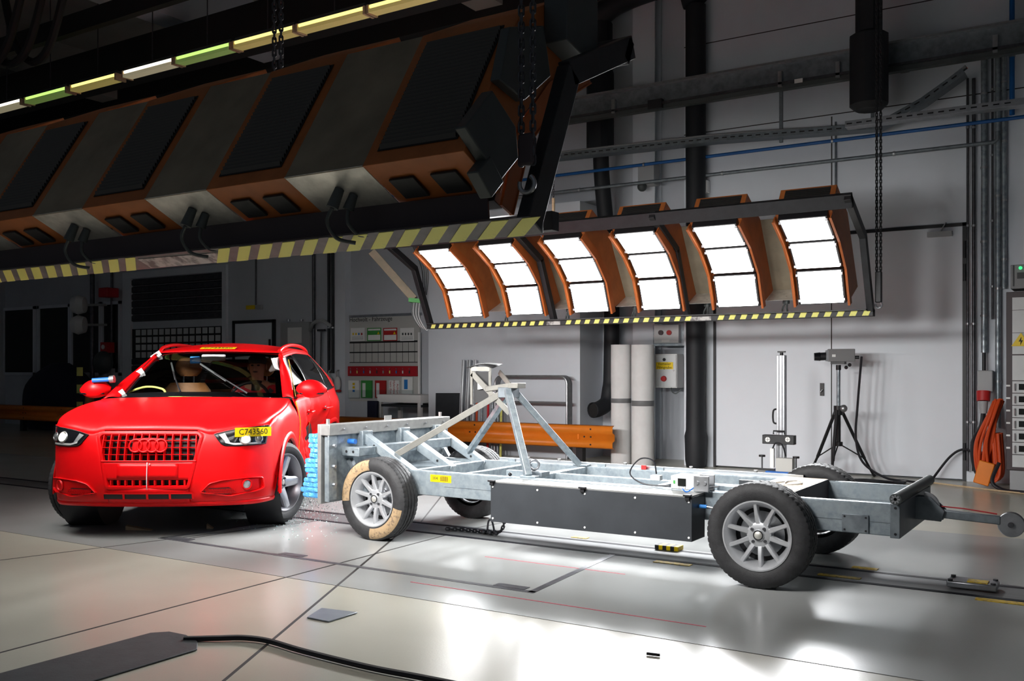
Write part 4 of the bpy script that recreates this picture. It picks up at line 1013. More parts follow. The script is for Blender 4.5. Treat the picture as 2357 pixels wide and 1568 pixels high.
# ---- bonnet
def bon_w(y): return crv([(0.05, 0.40), (0.12, 0.56), (0.25, 0.70), (0.45, 0.79), (0.70, 0.845), (0.95, 0.862), (1.20, 0.80), (1.30, 0.72)], y)
def bonnet(u, v, off=0.0):
    """u -1..1 across, v 0..1 from the nose to the windscreen"""
    x0 = u * 0.846; front = nose(x0, nose_top(x0)); 
    a = abs(u)
    xe = crv([(0, 0), (0.35, 0.30), (0.7, 0.62), (1, 0.815)], a) * (1 if u >= 0 else -1)
    ye = 1.13 + 0.17 * a ** 2; ze = 1.070 - 0.020 * a ** 2
    # width swells in the middle of the bonnet
    xm = x0 * (1 - v) + xe * v
    xm *= 1 + 0.055 * math.sin(PI * v) * a
    y = front.y + (ye - front.y) * v
    rise = crv([(0, 0), (0.06, 0.22), (0.15, 0.38), (0.35, 0.60), (0.65, 0.84), (1, 1)], v)
    z = front.z + (ze - front.z) * rise
    # power crease lines
    z += 0.012 * math.exp(-((a - 0.62) / 0.13) ** 2) * math.sin(PI * min(v * 1.15, 1)) - 0.012 * a ** 4 * math.sin(PI * v)
    return Vector((xm, y, z + off))
MB().grid([[bonnet(-1 + 2 * i / 48, j / 26) for j in range(27)] for i in range(49)]).build('bonnet', RED, car, solid=0.006)
for k in range(16):
    u, v = random.uniform(-0.8, 0.8), random.uniform(0.3, 0.98)
# ---- flanks
ARF = (0.88, 0.345); ARR = (3.483, 0.345); AR = 0.385
def belt(y): return crv([(0.5, 0.99), (1.2, 1.045), (2.2, 1.06), (3.2, 1.085), (4.0, 1.13)], y)
WF = [(0.45, 0.990), (0.9, 1.008), (1.35, 0.995), (2.2, 0.985), (2.9, 0.992), (3.48, 1.012), (3.95, 0.965), (4.25, 0.87)]
SX = [(0.22, 0.80), (0.30, 0.862), (0.42, 0.892), (0.58, 0.908), (0.70, 0.904), (0.83, 0.906), (0.92, 0.903), (0.98, 0.888), (1.03, 0.862), (1.13, 0.835)]
def hash2(a, b): return math.sin(a * 12.99 + b * 78.2) * 0.5 + math.sin(a * 31.7 - b * 17.3) * 0.5
def flank(s, y, z):
    x = crv(SX, z) * crv(WF, y)
    if s > 0:       # crash damage on the struck side
        e = math.exp(-((y - 2.75) / 0.62) ** 2 - ((z - 0.62) / 0.24) ** 2)
        x -= 0.17 * e
        e2 = math.exp(-((y - 2.2) / 0.75) ** 2 - ((z - 0.60) / 0.30) ** 2)
        ridge = abs(math.sin(y * 6.3 + z * 9.0)) + 0.6 * abs(math.sin(y * 11.0 - z * 14.0))
        x -= 0.045 * e2 * ridge
        x += 0.05 * math.exp(-((y - 3.02) / 0.10) ** 2 - ((z - 0.80 + 0.35 * (3.02 - y)) / 0.10) ** 2)
    return Vector((s * x, y, z))
def arch_z(y):
    z = 0.0
    for (cy, cz), r in ((ARF, AR), (ARR, AR)):
        if abs(y - cy) < r: z = max(z, cz + math.sqrt(r * r - (y - cy) ** 2))
    return z
def panel(nm, s, y0, y1, zlo, zhi, ny=28, nz=18, bulge=0.0, parent=None):
    rows = []
    for i in range(ny + 1):
        y = y0 + (y1 - y0) * i / ny
        lo = max(zlo(y) if callable(zlo) else zlo, arch_z(y)); hi = zhi(y) if callable(zhi) else zhi
        rows.append([flank(s, y, lo + (hi - lo) * j / nz) for j in range(nz + 1)])
    return MB().grid(rows).build(nm, RED, parent or car, solid=0.007, smooth=30 if s > 0 and nm.find('door') >= 0 else 45)
for s in (1, -1):
    # wing: from the nose corner over the arch to the door, top edge meets the bonnet
    rows = []
    for i in range(41):
        t = i / 40; y = 0.36 + (1.285 - 0.36) * t
        vv = (y - 0.43) / (1.30 - 0.43)
        b = bonnet(s * 1.0, min(max((y - 0.385) / (1.30 - 0.385), 0), 1))
        lo = max(0.285, arch_z(y)); col = []
        xin = crv([(q_[1], q_[0]) for q_ in PLAN[3:]], y)
        if y < 0.50: lo = 0.30
        fb = flank(1, max(y, 0.5), 0.5)
        for j in range(15):
            q = j / 14; z = lo + (b.z - lo) * q
            xf = crv(SX, z) * crv(WF, y)
            if y < 0.62:      # run into the nose corner
                xn = xin * crv(NW, min(z, 0.9)) - 0.005; k = min(max((y - 0.40) / 0.22, 0), 1); xf = xn * (1 - k) + xf * k
            kk = max(0, (q - 0.72) / 0.28)
            x = xf * (1 - kk ** 2) + abs(b.x) * 1.004 * kk ** 2
            col.append((s * x, y, z))
        rows.append(col)
    MB().grid(rows).build('front_wing', RED, car, solid=0.006, smooth=50)
    # arch lips
    for (cy, cz), nm in ((ARF, 'arch_lip'), (ARR, 'arch_lip')):
        rr = []
        for k in range(41):
            a = R(-6) + (PI + R(12)) * k / 40; ca, sa = math.cos(a), math.sin(a)
            base = flank(s, cy - AR * ca, max(cz + AR * sa, 0.3)); bx = abs(base.x)
            if cy < 1 and cy - AR * ca < 0.62: bx = max(bx, 0.905)
            rr.append([(s * (bx + o), cy - (AR + w) * ca, cz + (AR + w) * sa) for w, o in ((-0.03, -0.05), (-0.012, 0.004), (0.0, 0.014), (0.035, 0.013), (0.05, 0.0))])
        MB().grid(rr).build(nm, RED, car, smooth=50)
    # wheel house liners
    for cy, cz in (ARF, ARR):
        lr = MB().lathe([(AR - 0.02, 0.0), (AR - 0.02, 0.30), (0.0, 0.30)], (s * 0.90, cy, cz), (-s, 0, 0), 32); lr.build('wheel_liner', 'black_plastic', car)
    dr1 = panel('front_door', s, 1.295, 2.215, 0.36, belt)
    dr2 = panel('rear_door', s, 2.228, 3.20, 0.36, belt)
    panel('rear_quarter', s, 3.21, 4.15, 0.30, belt, 30, 18)
    panel('sill', s, 1.27, 3.10, 0.225, 0.352, 30, 5)
    for d, yy in ((dr1, 2.02), (dr2, 3.0)):
        p0 = flank(s, yy - 0.10, 0.90); p1 = flank(s, yy + 0.08, 0.905); q = Vector((s * 0.045, 0, 0.0))
        MB().tube(smooth_path([p0, p0 + q + Vector((0, 0.02, 0)), p1 + q - Vector((0, 0.02, 0)), p1], 5), 0.011, 8).build('door_handle', RED, d)
        MB().ball((p0 + p1) / 2 + Vector((-s * 0.002, 0, -0.005)), 0.045, 12, 8, (0.25, 1, 0.6)).build('handle_recess', 'black_plastic', d)
# ---- windscreen and roof
def wbase(u): return Vector((0.735 * u, 1.135 + 0.27 * u * u, 1.078 - 0.018 * u * u))
def wtop(u): return Vector((0.570 * u, 1.90 + 0.10 * u * u, 1.488 - 0.028 * u * u))
def wind(u, v, off=0.0):
    a, b = wbase(u), wtop(u); p = a + (b - a) * v
    n = Vector((0, -0.5, 0.86)); return p + n * (0.022 * math.sin(PI * v) * (1 - 0.5 * u * u) + off)
MB().grid([[wind(-1 + i / 12, j / 12) for j in range(13)] for i in range(25)]).build('windscreen', 'car_glass', car)
fr = MB()
for u0, u1, v0, v1 in ((-1.0, -0.93, 0, 1), (0.93, 1.0, 0, 1), (-0.93, 0.93, 0.915, 1), (-0.93, 0.93, 0, 0.085)):
    fr.grid([[wind(u0 + (u1 - u0) * i / 16, v0 + (v1 - v0) * j / 12, -0.006) for j in range(13)] for i in range(17)])
fr.build('windscreen_border', 'black_gloss', car)
def redge(y): return crv([(1.88, 0.585), (2.3, 0.612), (2.8, 0.612), (3.4, 0.590), (3.85, 0.545)], y), crv([(1.88, 1.455), (2.1, 1.490), (2.5, 1.522), (3.0, 1.520), (3.5, 1.488), (3.85, 1.43)], y)
def roof(u, v):
    y = 1.905 + (3.80 - 1.905) * v + 0.10 * u * u * (1 - v); x, z = redge(y)
    return Vector((u * x, y, z + 0.058 * (1 - u * u) * crv([(0, 0.55), (0.3, 1), (0.8, 1), (1, 0.8)], v)))
MB().grid([[roof(-1 + i / 14, j / 20) for j in range(21)] for i in range(29)]).build('roof', RED, car, solid=0.006)
def sideg(s, y, v):
    x, z = redge(y); b = belt(y); xb = crv(SX, b) * crv(WF, y)
    q = 0.035 * math.sin(PI * v)
    return Vector((s * (xb + (x - xb) * v + q), y, b + (z - b) * v))
YF_ = lambda v: 1.33 + (2.0 - 1.33) * v          # front edge of the side glass
YR_ = lambda v: 3.95 - 0.45 * v
def gpatch(nm, m, s, fy0, fy1, v0, v1, ny=12, nv=8, off=0.0, parent=None, solid=0.0):
    rows = []
    for i in range(ny + 1):
        r = []
        for j in range(nv + 1):
            v = v0 + (v1 - v0) * j / nv; y = fy0(v) + (fy1(v) - fy0(v)) * i / ny; p = sideg(s, y, v); r.append(p + Vector((s * off, 0, 0)))
        rows.append(r)
    return MB().grid(rows).build(nm, m, parent or car, solid=solid)
for s in (1, -1):
    # A pillar: red skin between the screen edge and the side window
    rows = []
    for j in range(13):
        v = j / 12; a = wind(s * 1.0, v); b = sideg(s, YF_(v), v * 0.995); mid = (a + b) / 2 + Vector((s * 0.02, -0.015, 0.012))
        rows.append([a, a.lerp(mid, 0.5) + Vector((s * 0.006, -0.006, 0.004)), mid, mid.lerp(b, 0.5), b])
    MB().grid(rows).build('front_pillar', RED, car, solid=0.006, smooth=60)
    gpatch('roof_side_rail', RED, s, lambda v: 1.93, lambda v: 3.80, 0.90, 1.0, 24, 3, 0.004, solid=0.005)
    gpatch('middle_pillar', 'black_gloss', s, lambda v: 2.17, lambda v: 2.28, 0.0, 0.92, 3, 8, 0.003, solid=0.004)
    gpatch('window_pillar', 'black_gloss', s, lambda v: 3.14, lambda v: 3.20, 0.0, 0.92, 3, 8, 0.003, solid=0.004)
    gpatch('rear_pillar', RED, s, lambda v: 3.62 - 0.2 * v, lambda v: 4.02 - 0.25 * v, 0.0, 1.0, 6, 10, 0.003, solid=0.005)
    gpatch('waist_trim', 'black_gloss', s, lambda v: 1.34, lambda v: 3.7, 0.0, 0.035, 24, 2, 0.006, solid=0.006)
    if s < 0: gpatch('front_side_glass', 'side_glass', s, YF_, lambda v: 2.18, 0.03, 0.92)
    gpatch('rear_side_glass', 'side_glass', s, lambda v: 2.27, lambda v: 3.15, 0.03, 0.92)
    gpatch('quarter_glass', 'side_glass', s, lambda v: 3.19, lambda v: 3.70 - 0.22 * v, 0.03, 0.92)
    # roof rail bars
    pts = smooth_path([(s * redge(y)[0] * 0.965, y, redge(y)[1] + h) for y, h in ((2.02, 0.012), (2.15, 0.034), (2.5, 0.040), (3.0, 0.040), (3.4, 0.034), (3.6, 0.012))], 5)
    MB().tube(pts, 0.017, 10).build('roof_rail', RED, car)
# ---- rear end
def tail(u, z):
    y = crv([(0.25, 4.22), (0.45, 4.36), (0.65, 4.385), (0.9, 4.33), (1.12, 4.22), (1.43, 3.82)], z) - 0.10 * u ** 4
    w = crv([(0.25, 0.74), (0.45, 0.80), (0.9, 0.80), (1.12, 0.76), (1.43, 0.545)], z); return Vector((u * w, y, z))
MB().grid([[tail(-1 + i / 8, 0.25 + 0.85 * j / 12) for j in range(13)] for i in range(17)]).build('tailgate', RED, car, solid=0.006)
MB().grid([[tail(-1 + i / 8, 1.12 + 0.31 * j / 6) for j in range(7)] for i in range(17)]).build('rear_screen', 'side_glass', car)
# ---- underbody and dark inner structure
u = MB(); u.span((-0.50, 0.16, 0.25), (0.50, 1.15, 0.80)); u.span((-0.52, 0.5, 0.21), (0.52, 4.2, 0.40)); u.span((-0.80, 1.32, 0.23), (0.76, 3.05, 0.40)); u.build('underbody', 'black_plastic', car)
MB().span((-0.80, 1.16, 0.40), (0.80, 1.34, 0.98)).build('bulkhead', 'black_plastic', car)
for s in (1, -1): MB().prism([(s * 0.70, 1.30, 0.40), (s * 0.70, 3.9, 0.40), (s * 0.74, 3.9, 1.05), (s * 0.78, 1.30, 1.02)], (s * -0.02, 0, 0)).build('door_lining', 'black_plastic', car)
MB().grid([[roof(-0.97 + 1.94 * i / 16, 0.02 + 0.96 * j / 12) + Vector((0, 0, -0.022)) for j in range(13)] for i in range(17)]).build('roof_lining', 'box_grey', car)
for s in (1, -1):
    MB().grid([[flank(s, 1.30 + 2.7 * i / 24, 0.45 + (belt(1.30 + 2.7 * i / 24) - 0.46) * j / 6) + Vector((-s * 0.03, 0, 0)) for j in range(7)] for i in range(25)]).build('door_lining', 'black_plastic', car)
    gpatch('pillar_lining', 'black_plastic', s, lambda v: 3.55 - 0.2 * v, lambda v: 4.0 - 0.25 * v, 0.0, 1.0, 6, 8, -0.02)
    gpatch('rail_lining', 'black_plastic', s, lambda v: 1.95, lambda v: 3.78, 0.88, 1.0, 20, 3, -0.012)
    MB().grid([[wind(s * 0.99, j / 12, -0.012), sideg(s, YF_(j / 12), j / 12 * 0.995) + Vector((-s * 0.012, 0.01, -0.01))] for j in range(13)]).build('pillar_lining', 'black_plastic', car)
MB().grid([[tail(-0.98 + 1.96 * i / 16, 0.40 + 0.72 * j / 8) + Vector((0, -0.03, 0)) for j in range(9)] for i in range(17)]).build('tail_lining', 'black_plastic', car)
# ---- wheels
cw = wheel_parts(0.69, 0.235, 0.243, 5, 0.100, 0.075, 5, 'rubber', 'alloy_dark')
for me in (cw[1],): me.materials.append(M('alloy'))
cw[2].materials.append(M('steel_dark'))
make_wheel(car, (0.785, 0.885, 0.345), cw, 5, 5, 0.052, R(70), 'alloy', rot=R(90 - 21))
make_wheel(car, (-0.80, 0.885, 0.345), cw, 5, 5, 0.052, R(70), 'alloy', rot=R(-90 - 24))
make_wheel(car, (0.745, 3.483, 0.345), cw, 5, 5, 0.052, R(40), 'alloy', rot=R(90))
make_wheel(car, (-0.785, 3.483, 0.345), cw, 5, 5, 0.052, R(10), 'alloy', rot=R(-90))
# ---- headlamps
for s in (1, -1):
    T = [(s * x, z) for x, z in ((0.475, 0.806), (0.55, 0.826), (0.64, 0.845), (0.735, 0.856), (0.843, 0.864))]; B = [(s * x, z) for x, z in ((0.535, 0.730), (0.56, 0.716), (0.64, 0.712), (0.735, 0.712), (0.828, 0.716))]
    hl = ribbon(T, B, 0.005, 24, 8).build('headlamp', 'black_gloss', car)
    band(rounded(T + B[::-1], 0.012), 0.010, 0.012).build('headlamp_rim', 'black_plastic', hl)
    ribbon([(s * 0.56, 0.752), (s * 0.62, 0.736), (s * 0.80, 0.736)], [(s * 0.565, 0.738), (s * 0.625, 0.722), (s * 0.80, 0.722)], 0.009, 16, 2).build('light_guide', 'white_plastic', hl)
    ribbon([(s * 0.515, 0.800), (s * 0.555, 0.812)], [(s * 0.575, 0.738), (s * 0.60, 0.74)], 0.009, 4, 6).build('light_guide', 'silver_plastic', hl)
    for x, rr, m in ((0.70, 0.034, 'headlamp_on' if s < 0 else 'silver_plastic'), (0.785, 0.024, 'silver_plastic')):
        if s > 0 and x == 0.70: m = 'headlamp_on'
        c = nose(s * x, 0.782 if s < 0 else 0.765, 0.006); n_ = (nose(s * x, 0.78, 0.02) - nose(s * x, 0.78, 0)).normalized(); n_ = Vector((n_.x * 0.5, n_.y, n_.z)).normalized()
        MB().lathe([(0.0, 0.016), (rr * 0.6, 0.012), (rr, 0.0)], c, n_, 20).build('projector_lens', m, hl)
        MB().lathe([(rr, 0.0), (rr + 0.004, 0.010), (rr + 0.012, 0.004), (rr + 0.014, -0.004)], c, n_, 24).build('lens_ring', 'silver_plastic', hl)
    ribbon(T, B, 0.024, 24, 8).build('headlamp_cover', 'clear_cover', hl)
# ---- mirrors
for s in (1, -1):
    c = Vector((s * 0.985, 1.50, 1.130)); rows = []
    for i in range(15):
        t = i / 14; r = math.sin(PI * min(max(t, 0.02), 0.98)) ** 0.55
        rows.append([c + Vector((s * (-0.14 + 0.28 * t), 0.080 * r * math.cos(a) * (1 - 0.15 * t) - 0.03 * r, 0.095 * r * math.sin(a) * (1.0 if math.sin(a) > 0 else 0.8) - 0.012 * t)) for a in [2 * PI * k / 18 for k in range(18)]])
    mo = MB().grid(rows, True).build('door_mirror', RED, car, smooth=60)
    MB().grid([[c + Vector((s * (-0.10 + 0.22 * i / 8), -0.085 + 0.02 * abs(i - 4) / 4, -0.045 + 0.006 * j)) for j in range(3)] for i in range(9)]).build('mirror_trim', 'black_gloss', mo, solid=0.004)
    MB().bar((s * 0.84, 1.52, 1.06), (s * 0.92, 1.51, 1.085), 0.05, 0.03).build('mirror_arm', RED, mo, bevel=0.008)
# ---- wipers
for a, b in (((0.12, 1.10, 1.10), None), ((-0.62, 1.28, 1.085), None)): pass
def on_wind(u, v, o): return wind(u, v, o)
for (u0, v0), (u1, v1) in (((0.62, 0.03), (-0.10, 0.62)), ((-0.16, 0.05), (-0.58, 0.67))):
    p = [on_wind(u0 + (u1 - u0) * t, v0 + (v1 - v0) * t, 0.016 + 0.012 * math.sin(PI * t)) for t in [i / 8 for i in range(9)]]
    wp = MB().tube(p[:6], [0.009, 0.008, 0.007, 0.006, 0.006, 0.005], 6).build('wiper_arm', 'black_plastic', car)
    d = (p[8] - p[2]).normalized()
    MB().bar(p[3] - Vector((0, 0, 0.006)), p[8], 0.012, 0.014).build('wiper_blade', 'box_grey', wp)
# ---- cabin
MB().grid([[(0.74 * (-1 + i / 8), 1.30 + 0.42 * j / 6 + 0.0, 1.03 - 0.02 * j / 6 - (0.16 if j == 6 else 0) + (0.0)) for j in range(7)] for i in range(17)]).build('dashboard', 'black_plastic', car, solid=0.02)
def seat(x, y, nm):
    st = bpy.data.objects.new(nm, None); COL.objects.link(st); st.parent = car; st.location = (x, y, 0); st['_org'] = [0, 0, 0]
    rows = []
    for i in range(9):
        t = i / 8; w = crv([(0, 0.25), (0.5, 0.26), (0.8, 0.25), (1, 0.17)], t); z = 0.62 + 0.56 * t; yy = 0.02 + 0.20 * t
        rows.append([Vector((w * math.cos(a), yy + 0.075 * math.sin(a) - 0.02 * abs(math.cos(a)), z)) for a in [2 * PI * k / 20 for k in range(20)]])
    b = MB().grid(rows, True); b.add(rows[-1], [tuple(range(20))]); b.build('backrest', 'leather_tan', st, smooth=60)
    MB().span((-0.25, -0.48, 0.46), (0.25, 0.06, 0.62)).build('cushion', 'leather_tan', st, bevel=0.05)
    rows = []
    for i in range(7):
        t = i / 6; rr = math.sin(PI * (0.08 + 0.84 * t)) ** 0.4
        rows.append([Vector((0.135 * rr * math.cos(a), 0.235 + 0.05 * rr * math.sin(a), 1.245 + 0.18 * t)) for a in [2 * PI * k / 16 for k in range(16)]])
    h = MB().grid(rows, True); h.add(rows[-1], [tuple(range(16))]); h.add(rows[0], [tuple(range(16))]); h.build('headrest', 'leather_tan', st, smooth=60)
    for xx in (-0.05, 0.05): MB().cyl((xx, 0.225, 1.16), (xx, 0.235, 1.27), 0.007, seg=8).build('headrest_post', 'chrome', st)
    return st
seat(-0.36, 1.98, 'front_seat'); seat(0.36, 1.98, 'front_seat')
MB().span((-0.62, 2.85, 0.50), (0.62, 3.0, 1.10)).build('rear_backrest', 'leather_tan', car, bevel=0.05)
sw = MB().tube(arc((0.36, 1.70, 1.02), 0.185, 0, 2 * PI - 0.01, 32, (1, 0, 0), (0, 0.42, 0.90))[:-1], 0.015, 8, closed=True).build('steering_wheel', 'black_plastic', car)
MB().ball((0.36, 1.69, 1.02), 0.07, 12, 8, (1, 0.5, 0.9)).build('wheel_boss', 'black_plastic', sw)
MB().box((0.0, 1.80, 1.425), (0.23, 0.03, 0.06)).build('inner_mirror', 'grey_plastic', car, bevel=0.015)
MB().box((-0.17, 1.80, 1.40), (0.10, 0.04, 0.07)).build('film_camera', 'sign_blue', car, bevel=0.01)
ab = []
for i in range(9):
    t = i / 8; ab.append([sideg(1, 1.75 + 0.5 * k / 5, 0.92 - 0.62 * t) + Vector((-0.03 - 0.05 * math.sin(PI * t), 0, 0)) for k in range(6)])
MB().grid(ab).build('curtain_airbag', 'foam_white', car, solid=0.03)
MB().tube(smooth_path([(-0.70, 1.50, 1.10), (-0.55, 1.55, 1.15), (-0.40, 1.55, 1.13), (-0.30, 1.50, 1.06), (0.05, 1.45, 1.05)], 6), 0.010, 8).build('yellow_wire', 'yellow_tape', car)
# tape tabs and wire on the struck-side-opposite pillar
for v in (0.04, 0.50, 0.94):
    p = wind(-1.03, v, 0.012); MB().box(p, (0.10, 0.012, 0.05), Matrix.Rotation(R(-35), 3, 'Y')).build('silver_tape', 'silver_plastic', car)
MB().tube([wind(-1.04, v / 12, 0.014) for v in range(13)], 0.009, 8).build('pillar_cable', 'cable_black', car)
MB().tube([wind(1.12, v / 12, -0.05) + Vector((0.02, 0, 0)) for v in range(0, 13)], 0.004, 6).build('yellow_wire', 'yellow_sticker', car)
MB().tube(smooth_path([flank(1, 1.31, 1.02) + Vector((0.012, 0, 0)), flank(1, 1.30, 0.85) + Vector((0.015, 0, 0)), flank(1, 1.29, 0.6) + Vector((0.012, 0, 0)), flank(1, 1.29, 0.38) + Vector((0.01, 0, 0))], 6), 0.004, 6).build('yellow_wire', 'yellow_sticker', car)
c = nose(0, 0.6)
MB().cyl((-0.83, 1.42, 1.22), (-0.98, 1.40, 1.21), 0.022, seg=14).build('blue_fitting', 'blue_paint', car)
MB().cyl((-0.79, 1.42, 1.225), (-0.83, 1.42, 1.22), 0.034, seg=14).build('fitting_flange', 'steel', car)
# ---- yellow number stickers
def sticker(a, b, c_, d, s_, size, off=0.001):
    """corners: bottom-left, bottom-right, top-right, top-left (car local); text lies on it"""
    a, b, c_, d = map(Vector, (a, b, c_, d)); nn = (b - a).cross(d - a).normalized()
    o = MB().prism([a, b, c_, d], nn * 0.0015).build('number_sticker', 'yellow_sticker', car)
    ux = (b - a).normalized(); uy = nn.cross(ux); rot = Matrix((ux, uy, nn)).transposed().to_euler()
    mid = (a + b + c_ + d) / 4 + nn * 0.002
    text('sticker_text', s_, size, mid, rot, 'black_text', o, 0.0005)
p0 = nose(0.625, 0.775, 0.030); p1 = nose(0.835, 0.775, 0.045); p1.y = p0.y + 0.19
sticker(p0, p1, p1 + Vector((0, 0.004, 0.072)), p0 + Vector((0, 0.004, 0.072)), 'C743560', 0.066)
r0 = roof(-0.12, 0.035); 
ra = roof(-0.30, 0.02) + Vector((0, 0, 0.012)); rb = roof(0.27, 0.02) + Vector((0, 0, 0.012)); rc = roof(0.27, 0.065) + Vector((0, 0, 0.012)); rd = roof(-0.30, 0.065) + Vector((0, 0, 0.012))
sticker(ra, rb, rc, rd, 'C743560', 0.075)
pa = flank(1, 2.06, 0.68) + Vector((0.035, 0, 0)); pb = flank(1, 2.40, 0.70) + Vector((0.05, 0, 0))
sticker(pa, pb, pb + Vector((0.005, 0, 0.085)), pa + Vector((0.005, 0, 0.085)), 'C743560', 0.08)

# ================================================================ crash test dummy in the driver's seat
def skin_mesh(name, V, E, rad, m, sub=2):
    me = bpy.data.meshes.new(name); me.from_pydata(V, E, []); o = bpy.data.objects.new(name, me); COL.objects.link(o)
    md = o.modifiers.new('skin', 'SKIN'); md.use_smooth_shade = True
    for i, r in enumerate(rad):
        sv = me.skin_vertices[0].data[i]; sv.radius = r if isinstance(r, tuple) else (r, r); sv.use_root = (i == 0)
    s = o.modifiers.new('sub', 'SUBSURF'); s.levels = sub; s.render_levels = sub
    dg = bpy.context.evaluated_depsgraph_get(); nm = bpy.data.meshes.new_from_object(o.evaluated_get(dg))
    bpy.data.objects.remove(o, do_unlink=True); nm.name = name
    nm.materials.clear(); nm.materials.append(M(m)); nm.polygons.foreach_set('use_smooth', [True] * len(nm.polygons))
    return nm
cm = Matrix.Translation(CARLOC) @ Matrix.Rotation(CARROT, 4, 'Z')
dl = cm @ Vector((0.36, 2.0, 0.60))
dum = root('crash_test_dummy', 'crash test dummy in a red top sitting at the steering wheel', 'dummy', dl, CARROT, local=True)
V = [(0, 0.0, 0.06), (0, 0.03, 0.22), (0, 0.05, 0.40), (0, 0.07, 0.53), (0, 0.06, 0.60), (0, 0.03, 0.66), (0, 0.025, 0.74), (0, 0.03, 0.80),
     (0.18, 0.06, 0.50), (0.25, -0.08, 0.32), (0.20, -0.27, 0.40), (-0.18, 0.06, 0.50), (-0.25, -0.08, 0.32), (-0.20, -0.27, 0.40),
     (0.09, -0.10, 0.03), (0.12, -0.46, 0.07), (0.12, -0.60, -0.20), (-0.09, -0.10, 0.03), (-0.12, -0.46, 0.07), (-0.12, -0.60, -0.20)]
E = [(0, 1), (1, 2), (2, 3), (3, 4), (4, 5), (5, 6), (6, 7), (3, 8), (8, 9), (9, 10), (3, 11), (11, 12), (12, 13), (0, 14), (14, 15), (15, 16), (0, 17), (17, 18), (18, 19)]
rad = [(0.16, 0.12), (0.15, 0.11), (0.17, 0.12), (0.12, 0.09), 0.055, (0.065, 0.075), (0.085, 0.10), (0.075, 0.085), 0.07, 0.05, 0.035, 0.07, 0.05, 0.035, 0.08, 0.065, 0.05, 0.08, 0.065, 0.05]
o = put('body', skin_mesh('body', V, E, rad, 'skin'), dum)
V2 = V[:4] + V[8:10] + V[11:13] + [(0.22, -0.19, 0.37), (-0.22, -0.19, 0.37)]
E2 = [(0, 1), (1, 2), (2, 3), (3, 4), (4, 5), (5, 8), (3, 6), (6, 7), (7, 9)]
put('shirt', skin_mesh('shirt', V2, E2, [(0.175, 0.135), (0.165, 0.125), (0.185, 0.135), (0.135, 0.10), 0.085, 0.062, 0.085, 0.062, 0.05, 0.05], 'fabric_red'), dum)
MB().ball((0, 0.035, 0.80), 0.094, 16, 10, (0.95, 1.08, 0.72)).build('dark_cap', 'black_plastic', dum, org=(0, 0, 0), smooth=80)
nm_ = MB(); nm_.prism([(-0.014, -0.062, 0.705), (0.014, -0.062, 0.705), (0, -0.058, 0.755)], (0, -0.024, -0.004)); nm_.build('nose', 'skin', dum, org=(0, 0, 0))
for s in (1, -1):
    MB().ball((s * 0.030, -0.055, 0.752), 0.011, 8, 6, (1.3, 0.6, 0.7)).build('eye', 'black_plastic', dum, org=(0, 0, 0))
    MB().ball((s * 0.088, 0.03, 0.735), 0.024, 8, 6, (0.4, 0.8, 1.3)).build('ear', 'skin', dum, org=(0, 0, 0))
    hd = MB(); hx = s * 0.19
    for k in range(4): hd.tube([(hx - 0.03 + k * 0.018, -0.28, 0.41), (hx - 0.03 + k * 0.018, -0.335, 0.425), (hx - 0.03 + k * 0.018, -0.345, 0.395)], 0.009, 6)
    hd.tube([(hx - s * 0.03, -0.27, 0.41), (hx - s * 0.06, -0.30, 0.435), (hx - s * 0.055, -0.335, 0.43)], 0.010, 6); hd.ball((hx, -0.285, 0.405), 0.042, 10, 8, (1, 0.9, 0.5))
    hd.build('hand', 'skin', dum, org=(0, 0, 0))
MB().ball((0, -0.058, 0.688), 0.020, 8, 6, (1.3, 0.4, 0.28)).build('mouth', 'rack_brown', dum, org=(0, 0, 0))
MB().cyl((0, -0.005, 0.50), (0, 0.01, 0.60), 0.058, 0.05, 16).build('collar', 'black_plastic', dum, org=(0, 0, 0))
MB().bar((0.16, -0.055, 0.52), (-0.14, -0.10, 0.16), 0.045, 0.008, (0, -1, 0.2)).build('seat_belt', 'black_plastic', dum, org=(0, 0, 0))
# ================================================================ furnishings of the hall
def at(px, py, Y):
    """point of the plane y = Y seen at photograph pixel (px, py)"""
    u = (px - 1178.5) / 2200.0; w = (852.0 - py) / 2200.0; s, c = math.sin(CAM_YAW), math.cos(CAM_YAW)
    t = Y / (u * s + c); return Vector((t * (u * c - s), Y, 1.306 + t * w))
def atf(px, py, Z=0.0):
    u = (px - 1178.5) / 2200.0; w = (852.0 - py) / 2200.0; s, c = math.sin(CAM_YAW), math.cos(CAM_YAW)
    t = (Z - 1.306) / w; return Vector((t * (u * c - s), t * (u * s + c), Z))
def slab(px0, py0, px1, py1, Y, depth):
    """box whose front face fills a pixel rectangle at plane Y, going back by depth"""
    a = at(px0, py1, Y); b = at(px1, py0, Y); zm = at((px0 + px1) / 2, py1, Y).z; zt = at((px0 + px1) / 2, py0, Y).z
    return MB().span((a.x, Y, zm), (b.x, Y + depth, zt))
